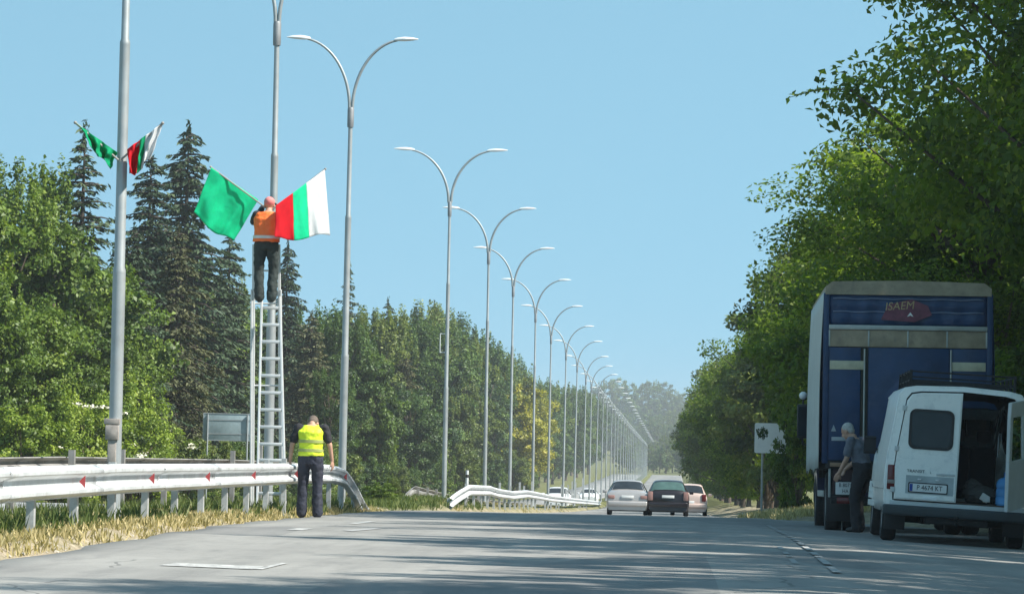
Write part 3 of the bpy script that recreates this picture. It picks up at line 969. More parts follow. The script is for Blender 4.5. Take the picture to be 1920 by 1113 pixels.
# ------------------------------------------------------------------ street lamps
M_GALV = pmat('galvanised_steel', (0.34, 0.37, 0.38), 0.5, 0.35, 0.14, 3, dirt=(0.36, 0.35, 0.33))
M_GALV_D = pmat('weathered_steel', (0.24, 0.25, 0.26), 0.6, 0.4, 0.2, 4)
M_LAMP = pmat('lamp_housing', (0.62, 0.64, 0.65), 0.4, 0.0, 0.08, 4)
M_RUST = pmat('rusty_box', (0.36, 0.32, 0.29), 0.7, 0.1, 0.3, 12)
LAMP_H = 9.55
def lamp_meshes():
    out = {}
    bm = BM()
    prof = [(0.0, -0.3), (0.080, -0.3), (0.077, 3.02), (0.077, 3.05), (0.065, 3.09), (0.062, 5.82), (0.062, 5.85), (0.048, 5.89), (0.042, 8.0), (0.0, 8.0)]
    lathe(bm, prof, 'z', 16)
    out['pole'] = finish(bm, 40)
    bm = BM()
    lathe(bm, [(0.0, 7.66), (0.062, 7.66), (0.066, 7.72), (0.066, 8.02), (0.05, 8.06), (0.0, 8.06)], 'z', 14)
    out['collar'] = finish(bm, 40)
    bm = BM()
    lathe(bm, [(0.0, 0.0), (0.16, 0.0), (0.16, 0.02), (0.10, 0.03), (0.086, 0.16), (0.0, 0.16)], 'z', 14)
    out['base_flange'] = finish(bm, 40)
    for nm, sx in (('a', -1), ('b', 1)):
        bm = BM()
        pts = []
        for k in range(17):
            a = R(82) * k / 16
            pts.append((sx * (0.028 + 1.02 * (1 - math.cos(a))), 0, 8.03 + 1.42 * math.sin(a)))
        tube(bm, pts, [0.034 - 0.010 * k / 16 for k in range(17)], 10)
        out['arm_' + nm] = finish(bm, 50)
        bm = BM()
        x0, z0 = pts[-1][0], pts[-1][2]
        ps = []
        for (t, w, h) in ((-0.06, 0.03, 0.03), (0.0, 0.055, 0.05), (0.14, 0.095, 0.062), (0.30, 0.08, 0.045), (0.42, 0.02, 0.012)):
            ps.append([bm.verts.new((x0 + sx * t, math.cos(a) * w, z0 + 0.005 + 0.05 * t + max(-0.35, math.sin(a)) * h)) for a in [2 * math.pi * j / 12 for j in range(12)]])
        for a, b_ in zip(ps, ps[1:]):
            for j in range(12):
                bm.faces.new((a[j], a[(j + 1) % 12], b_[(j + 1) % 12], b_[j]))
        bm.faces.new(ps[0]); bm.faces.new(ps[-1][::-1])
        out['head_' + nm] = finish(bm, 50)
    return out
LMESH = lamp_meshes()
def street_lamp(px_base, top_rel, label, group=None, d=None, lat=-6.63):
    d = d or PLAT(px_base, 900, lat).y
    gz = zterr(lat, d)
    o = thing('street_lamp', label, 'street lamp', (lat, d, gz), (0, 0, 0), group)
    o.scale = (1, 1, (top_rel + EYE - gz) / LAMP_H)
    o.rotation_euler = (0, R(random.uniform(-0.25, 0.35)), R(random.uniform(-3, 3)))
    for nm, key, mt in (('pole', 'pole', M_GALV), ('collar', 'collar', M_GALV_D), ('base_flange', 'base_flange', M_GALV), ('arm', 'arm_a', M_GALV), ('arm', 'arm_b', M_GALV), ('lamp_head', 'head_a', M_LAMP), ('lamp_head', 'head_b', M_LAMP)):
        ch = obj(nm, LMESH[key], mt, o)
        if d > 90 and nm in ('arm', 'lamp_head'):
            ch.scale = (1.25, 1, 1)
        elif d > 90:
            ch.scale = (0.88, 0.88, 1)
    return o, d
lamp1, d1 = street_lamp(214, 8.1, 'nearest tall steel lamp post carrying the furled flags')
lamp2, d2 = street_lamp(503, 8.1, 'steel lamp post that the ladder leans against')
lamp3, d3 = street_lamp(641, 7.86, 'tall steel double-armed lamp by the end of the near guard rail')
lamp4, d4 = street_lamp(833, 8.16, 'double-armed lamp with a small wire frame on its pole')
names_ = ['fifth', 'sixth', 'seventh', 'eighth', 'ninth', 'tenth', 'eleventh']
for px, tr, nm in zip((909, 956, 999, 1028, 1056, 1077, 1094), (7.86, 7.45, 7.18, 6.68, 6.39, 6.1, 5.6), names_):
    street_lamp(px, tr, 'slim double-armed street lamp, %s post of the median row' % nm)
dd = 278.0
k = 0
while dd < 880:
    street_lamp(0, 5.45 - 0.0126 * (dd - 262), 'tiny distant double-armed street lamp in the far end of the median row', 'far street lamps', d=dd)
    dd += 22.5
    k += 1
# switch box on the first post, wire frame on the fourth
bm = BM(); box(bm, -0.10, 0.06, -0.125, -0.07, 0.98, 1.16, 0.01); box(bm, -0.12, 0.07, -0.12, -0.065, 1.17, 1.24, 0.008); box(bm, -0.07, 0.03, -0.11, -0.07, 0.60, 0.98, 0.008)
obj('switch_box', bm, M_RUST, lamp1)
bm = BM()
for a, b_ in (((-0.20, 0, 4.0), (-0.20, 0, 4.5)), ((-0.20, 0, 4.5), (-0.05, 0, 4.5)), ((-0.20, 0, 4.0), (-0.05, 0, 4.0))):
    tube(bm, [a, b_], 0.014, 6)
obj('wire_frame', bm, M_LAMP, lamp4)

# ------------------------------------------------------------------ guard rails
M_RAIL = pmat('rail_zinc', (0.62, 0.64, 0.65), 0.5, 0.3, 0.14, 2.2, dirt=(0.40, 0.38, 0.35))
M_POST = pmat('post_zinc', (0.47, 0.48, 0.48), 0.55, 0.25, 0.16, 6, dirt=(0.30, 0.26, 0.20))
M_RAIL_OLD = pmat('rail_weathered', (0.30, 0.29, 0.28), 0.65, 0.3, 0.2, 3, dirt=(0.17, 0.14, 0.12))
M_RED = pmat('red_reflector', (0.36, 0.05, 0.055), 0.35, 0, 0.1, 10)
M_BOLT = pmat('dull_bolt', (0.30, 0.30, 0.30), 0.5, 0.6, 0.1, 10)
WPROF = [(0.006, 0.0), (0.004, 0.012), (0.074, 0.042), (0.081, 0.050), (0.081, 0.080), (0.074, 0.088), (0.008, 0.118), (0.0, 0.128), (0.0, 0.197), (0.008, 0.207), (0.074, 0.237), (0.081, 0.245), (0.081, 0.275), (0.074, 0.283), (0.004, 0.313), (0.006, 0.325)]
def guard_rail(name, label, lat, table, d0, d1, post_step, beam=4.8, face=1, mat=None, refl=None, prof_scale=1.0, post_first=None, end_drop=None):
    mat = mat or M_RAIL
    td = [t[0] for t in table]
    tz = [t[1] for t in table]
    top = lambda d: float(np.interp(d, td, tz)) + EYE
    o = thing(name, label, 'guard rail', (lat, d0, zterr(lat, d0)))
    inv = Vector(o.location)
    d = d0
    i = 0
    while d < d1 - 0.05:
        e = min(d + beam, d1)
        n = max(3, int((e - d) / 0.8) + 1)
        rows_ = []
        sh = 0.004 * (i % 2)
        for k in range(n + 1):
            y = d + (e + (0.22 if e < d1 else 0) - d) * k / n
            zt = top(y)
            dx = 0.012 * math.sin(y * 0.9) + sh
            rows_.append([(face * (px_ + dx), y - inv.y, zt - (0.325 - pz_) * prof_scale - inv.z) for px_, pz_ in WPROF])
        gm = grid_mesh(rows_)
        gm.set_sharp_from_angle(angle=R(16))
        m = obj('rail_beam', gm, mat, o)
        md = m.modifiers.new('thickness', 'SOLIDIFY')
        md.thickness = 0.004
        for zz in (0.05, 0.16, 0.27) if e < 75 else ():
            c0 = Vector((face * (0.082 if zz != 0.16 else 0.006), e - 0.1 - inv.y, top(e - 0.1) - 0.325 + zz - inv.z))
            obj('bolt', lathe(BM(), [(0.0, 0.012), (0.012, 0.010), (0.016, 0.0), (0.0, 0.0)], 'x', 8, c0), M_BOLT, o)
        d = e
        i += 1
    d = post_first if post_first is not None else d0 + 0.6
    while d < d1 - 0.4:
        gz = zterr(lat, d) - 0.35
        zt = top(d) - 0.04
        if zt - zterr(lat, d) > 0.12:
            bm = BM()
            x0, x1 = (-0.105, -0.02) if face > 0 else (0.02, 0.105)
            # open C section: web and two flanges
            pr = [(-0.05, 0.0), (0.05, 0.0), (0.05, 0.007), (-0.043, 0.007), (-0.043, 0.068), (0.05, 0.068), (0.05, 0.075), (-0.05, 0.075)]
            A = [bm.verts.new((x0 + q[1] + 0.0, d - inv.y + q[0], gz - inv.z)) for q in pr]
            B = [bm.verts.new((x0 + q[1] + 0.0, d - inv.y + q[0], zt - inv.z)) for q in pr]
            for k in range(8):
                bm.faces.new((A[k], A[(k + 1) % 8], B[(k + 1) % 8], B[k]))
            bm.faces.new(B)
            bm.faces.new(A[::-1])
            po = obj('post', bm, M_POST if mat is M_RAIL else mat, o, smooth=0)
            po.rotation_euler = (R(random.uniform(-0.6, 0.6)), 0, 0)
        d += post_step
    for dr in (refl or []):
        bm = BM()
        zc = top(dr) - 0.165
        # red arrow-shaped reflector plate fixed in the valley of the beam, pointing along the traffic
        pts_ = [(-0.075, 0.0), (0.045, 0.062), (0.045, 0.0), (0.045, -0.062)]
        cen = Vector((face * 0.045, dr - inv.y, zc - inv.z))
        A = [bm.verts.new(cen + Vector((face * (q[0] * 0.5 + 0.04), -0.012 + q[0] * 0.0, q[1]))) for q in pts_]
        B = [bm.verts.new(cen + Vector((face * (q[0] * 0.5 + 0.04), 0.012, q[1]))) for q in pts_]
        bm.faces.new(A); bm.faces.new(B[::-1])
        for k in range(4):
            bm.faces.new((A[k], B[k], B[(k + 1) % 4], A[(k + 1) % 4]))
        obj('reflector', bm, M_RED, o, smooth=0)
    return o
rail_table = [(26, -0.425), (31.3, -0.436), (37.7, -0.463), (45, -0.525), (56, -0.615), (61.5, -0.69), (63.5, -0.76), (66, -1.12), (68.3, -1.52), (69, -1.62)]
guard_rail('guard_rail', 'bright steel guard rail with red reflectors in front of the ladder', -6.0, rail_table, 26.5, 68.6, 2.4, refl=[35.1, 39.8, 44.6, 49.5, 55.1, 63.4], post_first=28.3)
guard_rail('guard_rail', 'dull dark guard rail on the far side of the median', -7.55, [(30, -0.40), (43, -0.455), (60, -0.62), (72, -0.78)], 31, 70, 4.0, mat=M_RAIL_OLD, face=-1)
# second rail, beyond the gap
tb = []
for px, py in ((843, 932), (862, 917), (880, 908), (919, 910), (932, 915), (961, 920), (987, 918), (1003, 921), (1035, 928), (1080, 934), (1131, 940)):
    p = PLAT(px, py, -6.0)
    tb.append((p.y, p.z - EYE))
guard_rail('guard_rail', 'wavy white-looking guard rail starting beside the fourth lamp', -6.0, tb, tb[0][0], 290, 4.0, beam=8.0)
tb2 = [(y, z - 0.05) for y, z in tb]
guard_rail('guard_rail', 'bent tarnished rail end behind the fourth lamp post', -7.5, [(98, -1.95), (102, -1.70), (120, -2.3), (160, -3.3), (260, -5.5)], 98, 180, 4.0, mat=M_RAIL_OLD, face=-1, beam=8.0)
# slim marker post
p = PLAT(876, 888, -6.9)
bm = BM(); z0 = zterr(-6.9, p.y)
tube(bm, [(0, 0, -0.2), (0, 0, p.z + 0.12 - z0)], 0.05, 8)
mk = thing('marker_post', 'short white marker post behind the second guard rail', 'post', (-6.9, p.y, z0))
obj('stake', bm, M_LAMP, mk)
bm = BM(); tube(bm, [(0, 0, p.z - 0.12 - z0), (0, 0, p.z - 0.02 - z0)], 0.054, 8)
obj('reflective_band', bm, pmat('black_band', (0.03, 0.03, 0.03), 0.5), mk)

# ------------------------------------------------------------------ signs
M_SIGNBACK = pmat('sign_back_grey', (0.30, 0.38, 0.40), 0.5, 0.2, 0.12, 3, dirt=(0.22, 0.26, 0.27))
pA, pB = PLAT(380, 774, -17.0), None
dS = pA.y
w_ = (472 - 380) / F_PX * dS
zb, zt = P(425, 826, dS).z, P(425, 774, dS).z
xc = P(426, 800, dS).x
gz = zterr(xc, dS)
sb = thing('road_sign', 'back of a wide grey-blue road sign on two posts', 'road sign', (xc, dS, gz))
bm = BM(); box(bm, -w_ / 2, w_ / 2, 0.0, 0.025, zb - gz, zt - gz, 0.006); obj('panel', bm, M_SIGNBACK, sb)
for f in (-0.40, 0.42):
    bm = BM(); tube(bm, [(w_ * f, -0.045, -0.3), (w_ * f, -0.045, zt - gz - 0.05)], 0.032, 8); obj('post', bm, M_GALV, sb)
for zz in (0.25, 0.75):
    bm = BM(); box(bm, -w_ * 0.47, w_ * 0.47, -0.012, -0.001, zb - gz + (zt - zb) * zz - 0.02, zb - gz + (zt - zb) * zz + 0.02); obj('bracket', bm, M_GALV, sb)
bm = BM()
ring_prism(bm, rrect(0, (zb + zt) / 2 - gz, w_, zt - zb, 0.03), rrect(0, (zb + zt) / 2 - gz, w_ - 0.07, zt - zb - 0.07, 0.02), -0.012, -0.0005)
obj('rim', bm, M_GALV, sb)

dS = 100.0
w_, h_ = 60 / F_PX * dS, 56 / F_PX * dS
c0 = P(1445, 821, dS)
gz = zterr(c0.x, dS)
M_SIGNW = pmat('sign_white', (0.80, 0.80, 0.78), 0.45, 0, 0.06, 5)
ws = thing('road_sign', 'white square road sign half hidden by leaves', 'road sign', (c0.x, dS, gz))
cz = c0.z - gz
bm = BM(); prism(bm, rrect(0, cz, w_, h_, 0.05), 0.0, 0.02); obj('panel', bm, M_SIGNW, ws)
pxp = P(1429, 880, dS).x - c0.x
bm = BM(); tube(bm, [(pxp, 0.05, -0.3), (pxp, 0.05, cz + h_ * 0.4)], 0.03, 8); obj('post', bm, M_GALV, ws)

# ------------------------------------------------------------------ ladder
M_ALU = pmat('ladder_aluminium', (0.62, 0.63, 0.63), 0.4, 0.25, 0.08, 6)
M_BLACK = pmat('black_plastic', (0.02, 0.02, 0.022), 0.6, 0, 0.2, 8)
DL = d2 - 0.75
lx = P(508, 860, DL).x
gz = zterr(lx, DL)
ladder = thing('ladder', 'tall aluminium double ladder under the man hanging flags', 'ladder', (lx, DL, gz))
def lpt(px, py, d):
    return P(px, py, d) - Vector((lx, DL, gz))
# front section: tapering rails from the ground to the worker's feet
def rail(pb, pt, w=0.036, t=0.07):
    bm = BM()
    a, b_ = Vector(pb), Vector(pt)
    ax = (b_ - a)
    m_ = Matrix.Translation(a) @ ax.to_track_quat('Z', 'X').to_matrix().to_4x4()
    box(bm, -w / 2, w / 2, -t / 2, t / 2, 0, ax.length, 0.006, 1)
    bmesh.ops.transform(bm, matrix=Matrix.Translation(a) @ Vector((0, 0, 1)).rotation_difference(ax).to_matrix().to_4x4(), verts=bm.verts[:])
    return bm
def at_ground(px_top, py_top, px_bot, py_bot, d_top, d_bot):
    t_, b_ = lpt(px_top, py_top, d_top), lpt(px_bot, py_bot, d_bot)
    k = (0.0 - b_.z) / (t_.z - b_.z)
    return b_ + (t_ - b_) * k, t_
lb, lt = at_ground(491, 556, 484, 862, DL + 0.30, DL - 0.25)
rb_, rt = at_ground(525, 556, 533, 862, DL + 0.30, DL - 0.25)
obj('front_rail', rail(lb, lt), M_ALU, ladder)
obj('front_rail', rail(rb_, rt), M_ALU, ladder)
for py in (576, 608, 640, 672, 704, 736, 768, 800, 832, 862, 893, 924):
    def on(b_, t_):
        zt = lpt(508, py, DL).z
        return b_ + (t_ - b_) * ((zt - b_.z) / (t_.z - b_.z))
    a, b_ = on(lb, lt), on(rb_, rt)
    if a.z < 0.1:
        continue
    bm = BM(); box(bm, a.x - 0.005, b_.x + 0.005, -0.03, 0.03, -0.026, 0.026, 0.009, 2, Matrix.Translation((0, a.y, a.z)))
    obj('rung', bm, M_ALU, ladder)
# rear section: parallel rails, extended up past the worker
b1, t1 = at_ground(476, 458, 474, 862, DL + 0.46, DL + 0.52)
b2, t2 = at_ground(523, 458, 526, 862, DL + 0.46, DL + 0.52)
obj('rear_rail', rail(b1, t1, 0.045), M_ALU, ladder)
obj('rear_rail', rail(b2, t2, 0.045), M_ALU, ladder)
m1, m2 = b1 + (t1 - b1) * 0.83 - Vector((0.028, 0.03, 0)), b2 + (t2 - b2) * 0.83 + Vector((0.028, -0.03, 0))
obj('outer_rail', rail(b1 - Vector((0.028, 0.03, 0)), m1, 0.03), M_ALU, ladder)
obj('outer_rail', rail(b2 + Vector((0.028, -0.03, 0)), m2, 0.03), M_ALU, ladder)
for k in (2, 7, 12, 14):
    t = (k + 0.6) / 16.2
    a, b_ = b1.lerp(t1, t), b2.lerp(t2, t)
    bm = BM(); tube(bm, [a, b_], 0.015, 8); obj('rear_rung', bm, M_ALU, ladder)
for q in (lb, rb_, b1, b2):
    bm = BM(); box(bm, q.x - 0.03, q.x + 0.03, q.y - 0.05, q.y + 0.05, -0.03, 0.07, 0.012); obj('rubber_foot', bm, M_BLACK, ladder)

# ------------------------------------------------------------------ flags
F_GREEN = cloth_mat('flag_green', (0.012, 0.78, 0.42), 0.5, 0.4)
F_DGREEN = cloth_mat('flag_dark_green', (0.0, 0.38, 0.16), 0.4)
F_RED = cloth_mat('flag_red', (0.78, 0.015, 0.03), 0.5)
F_WHITE = cloth_mat('flag_white', (0.86, 0.87, 0.88), 0.5)
M_STAFF = pmat('flag_staff_wood', (0.30, 0.28, 0.26), 0.6, 0, 0.2, 10)
def flag(label, staff, corners, d, stripes, waves=0.05, folds=3.0, seed=0, depth=0.0, group=None, sag=0.0, swing=0.0, fwd=0.0):
    """corners (pixels): inner-top, outer-top, outer-bottom, inner-bottom; stripes: list of (u0,u1,material,name) from inner to outer"""
    base = P(*staff[0], d)
    o = thing('flag', label, 'flag', base, group=group)
    q = [P(px, py, d + (swing if k_ in (1, 2) else -fwd)) - base for k_, (px, py) in enumerate(corners)]
    bm = BM(); tube(bm, [P(*staff[0], d + 0.03) - base, P(*staff[1], d + 0.02 + swing) - base], 0.013, 8); obj('staff', bm, M_STAFF, o)
    bm = BM(); bmesh.ops.create_icosphere(bm, subdivisions=2, radius=0.02, matrix=Matrix.Translation(P(*staff[1], d + 0.02 + swing) - base)); obj('finial', bm, M_STAFF, o)
    for u0, u1, mt, nm in stripes:
        nu, nv = max(8, int(40 * (u1 - u0))), 30
        rows_ = []
        for i in range(nu + 1):
            u = u0 + (u1 - u0) * i / nu
            row = []
            for j in range(nv + 1):
                v = j / nv
                p = q[0].lerp(q[1], u).lerp(q[3].lerp(q[2], u), v)
                w = waves * (0.25 + 0.75 * v) * (math.sin(folds * 6.28 * u + 1.7 * v + seed) + 0.5 * math.sin(folds * 11.3 * u - 4 * v + seed * 2) + 0.35 * math.sin(9 * v + 5 * u + seed))
                p = p + Vector((0.10 * w * math.cos(8 * v + seed), w - depth * v, sag * math.sin(math.pi * u) * v + 0.04 * math.sin(7 * u + seed) * v))
                row.append(p)
            rows_.append(row)
        m = obj(nm, grid_mesh(rows_), mt, o)
        md = m.modifiers.new('thickness', 'SOLIDIFY'); md.thickness = 0.003
    return o
dF = d2 - 0.16
ALLG = [(0, 1, F_GREEN, 'green_cloth')]
TRI = [(0, 0.345, F_RED, 'red_stripe'), (0.345, 0.62, F_GREEN, 'green_stripe'), (0.62, 1, F_WHITE, 'white_stripe')]
flag('bright plain green flag spread out left of the man on the ladder', ((506, 395), (395, 313)), ((484, 374), (396, 314), (363, 402), (438, 455)), dF - 0.12, ALLG, 0.045, 2.0, 1.0, sag=-0.02, swing=-0.7)
flag('white, green and red flag spread out right of the man on the ladder', ((508, 395), (610, 317)), ((517, 385), (609, 318), (619, 443), (515, 448)), dF - 0.12, TRI, 0.035, 2.6, 2.0, sag=0.0, swing=0.1, fwd=0.85)
dG = d1 - 0.15
flag('furled dark green flag on the first lamp post', ((222, 300), (141, 230)), ((220, 286), (140, 229), (165, 262), (205, 318)), dG, [(0, 1, F_DGREEN, 'green_cloth')], 0.10, 3.2, 0.4)
flag('half furled white and red flag on the first lamp post', ((226, 300), (305, 231)), ((238, 280), (306, 230), (282, 300), (243, 331)), dG, [(0, 0.36, F_RED, 'red_stripe'), (0.36, 0.52, F_DGREEN, 'green_stripe'), (0.52, 1, F_WHITE, 'white_stripe')], 0.10, 3.0, 2.2)

# ------------------------------------------------------------------ people
SKIN = pmat('skin', (0.46, 0.27, 0.19), 0.55, 0, 0.1, 14)
HAIR_G = pmat('grey_hair', (0.42, 0.41, 0.39), 0.8, 0, 0.25, 40, bumps=0.5, bscale=120)
HAIR_B = pmat('brown_grey_hair', (0.13, 0.10, 0.08), 0.8, 0, 0.25, 40, bumps=0.5, bscale=120)
NAVY = pmat('navy_trousers', (0.020, 0.024, 0.042), 0.8, 0, 0.3, 6, bumps=0.4, bscale=16)
BLKSHIRT = pmat('black_tshirt', (0.018, 0.018, 0.022), 0.85, 0, 0.25, 8, bumps=0.4, bscale=16)
DKTROU = pmat('dark_green_trousers', (0.022, 0.032, 0.030), 0.85, 0, 0.3, 7, bumps=0.4, bscale=16)
VESTY = pmat('hi_vis_yellow', (0.66, 0.82, 0.03), 0.6, 0, 0.08, 7, bumps=0.5, bscale=12)
VESTO = pmat('hi_vis_orange', (0.90, 0.16, 0.025), 0.6, 0, 0.08, 7, bumps=0.5, bscale=12)
BAND_D = pmat('reflective_band_grey', (0.34, 0.38, 0.12), 0.5, 0, 0.1, 10)
BAND_L = pmat('reflective_band_light', (0.62, 0.60, 0.56), 0.45, 0, 0.1, 10)
SHOE = pmat('black_shoe', (0.03, 0.027, 0.025), 0.6, 0, 0.2, 10)
GREYSHIRT = pmat('grey_blue_shirt', (0.12, 0.13, 0.16), 0.85, 0, 0.3, 9, bumps=0.4, bscale=16)
GLOVE = pmat('dark_glove', (0.03, 0.03, 0.035), 0.8, 0, 0.2, 12)
REDCAP = pmat('faded_red_cap', (0.62, 0.20, 0.19), 0.75, 0, 0.15, 10)
FOLDS = {'vest': 0.035, 'shirt': 0.03, 'trousers': 0.035}
def solid(name, bm, mat, parent, voxel=0.012, smooth_it=3):
    bmesh.ops.recalc_face_normals(bm, faces=bm.faces[:])
    me = bpy.data.meshes.new(name)
    bm.to_mesh(me); bm.free()
    me.materials.append(mat)
    o = link(bpy.data.objects.new(name, me), parent)
    r_ = o.modifiers.new('remesh', 'REMESH'); r_.mode = 'VOXEL'; r_.voxel_size = voxel; r_.use_smooth_shade = True
    s_ = o.modifiers.new('smooth', 'SMOOTH'); s_.factor = 0.5; s_.iterations = smooth_it
    if name in FOLDS:
        tx = bpy.data.textures.get('cloth_folds')
        if tx is None:
            tx = bpy.data.textures.new('cloth_folds', 'CLOUDS'); tx.noise_scale = 0.085; tx.noise_depth = 2
        dp = o.modifiers.new('folds', 'DISPLACE'); dp.texture = tx; dp.strength = FOLDS[name]; dp.mid_level = 0.45; dp.texture_coords = 'GLOBAL'
    return o
def ball(bm, c, rx, ry, rz, rot=None):
    m_ = Matrix.Translation(c) @ (rot.to_4x4() if rot else Matrix()) @ Matrix.Diagonal((rx, ry, rz, 1))
    bmesh.ops.create_icosphere(bm, subdivisions=3, radius=1.0, matrix=m_)
def limb(bm, pts, rads, seg=12):
    pts = [Vector(p) for p in pts]
    P2, R2 = [], []
    for i in range(len(pts) - 1):
        for k in range(6):
            t = k / 6
            P2.append(pts[i].lerp(pts[i + 1], t)); R2.append(rads[i] + (rads[i + 1] - rads[i]) * t)
    P2.append(pts[-1]); R2.append(rads[-1])
    tube(bm, P2, R2, seg)
    for p, r_ in ((pts[0], rads[0]), (pts[-1], rads[-1])):
        bmesh.ops.create_icosphere(bm, subdivisions=2, radius=r_ * 0.98, matrix=Matrix.Translation(p))
    for p, r_ in zip(pts[1:-1], rads[1:-1]):
        bmesh.ops.create_icosphere(bm, subdivisions=2, radius=r_, matrix=Matrix.Translation(p))
def hand(bm, wrist, direc, palm_n, side, curl=0.5):
    """palm, four bent fingers of different length and a thumb from the side of the palm"""
    d_ = Vector(direc).normalized()
    n_ = Vector(palm_n)
    n_ = (n_ - d_ * n_.dot(d_)).normalized()
    s_ = d_.cross(n_) * side
    w = Vector(wrist)
    for k in range(4):
        o_ = s_ * (0.030 - 0.020 * k)
        limb(bm, [w + o_ * 0.5, w + d_ * 0.045 + o_ * 0.9, w + d_ * 0.09 + o_], [0.017, 0.018, 0.015], 8)
        ln = (0.075, 0.085, 0.078, 0.062)[k]
        a = w + d_ * 0.09 + o_
        b_ = a + (d_ * (1 - curl * 0.3) + n_ * curl * 0.6).normalized() * ln * 0.5
        c = b_ + (d_ * (1 - curl) + n_ * curl * 1.2).normalized() * ln * 0.5
        limb(bm, [a, b_, c], [0.0115, 0.0105, 0.009], 7)
    a = w + d_ * 0.03 + s_ * 0.034
    b_ = a + (d_ * 0.7 + s_ * 0.55 + n_ * 0.3).normalized() * 0.04
    limb(bm, [w + d_ * 0.01 + s_ * 0.015, a, b_, b_ + (d_ * 0.9 + n_ * 0.5).normalized() * 0.032], [0.014, 0.014, 0.012, 0.010], 7)
def head(bm, c, tilt, yaw=0.0):
    """skull, jaw, nose, ears, brow; returns rotation"""
    rot = Matrix.Rotation(yaw, 3, 'Z') @ Matrix.Rotation(-tilt, 3, 'X')
    c = Vector(c)
    ball(bm, c + rot @ Vector((0, -0.012, 0.03)), 0.077, 0.095, 0.092, rot)
    ball(bm, c + rot @ Vector((0, 0.022, -0.045)), 0.058, 0.070, 0.075, rot)
    ball(bm, c + rot @ Vector((0, 0.055, -0.085)), 0.032, 0.032, 0.026, rot)
    limb(bm, [c + rot @ Vector((0, 0.086, 0.015)), c + rot @ Vector((0, 0.106, -0.026))], [0.011, 0.016], 8)
    ball(bm, c + rot @ Vector((0, 0.082, -0.062)), 0.024, 0.014, 0.010, rot)
    for s in (-1, 1):
        ball(bm, c + rot @ Vector((s * 0.080, -0.008, -0.012)), 0.011, 0.020, 0.034, rot)
        ball(bm, c + rot @ Vector((s * 0.030, 0.076, 0.026)), 0.024, 0.012, 0.009, rot)
    return rot
def shoe(bm, ankle, yaw=0.0):
    rot = Matrix.Rotation(yaw, 3, 'Z')
    a = Vector(ankle)
    limb(bm, [a + Vector((0, -0.01, 0.02)), a + rot @ Vector((0, -0.04, -0.045))], [0.05, 0.05], 10)
    limb(bm, [a + rot @ Vector((0, -0.045, -0.05)), a + rot @ Vector((0, 0.06, -0.05)), a + rot @ Vector((0, 0.15, -0.062))], [0.042, 0.045, 0.034], 10)
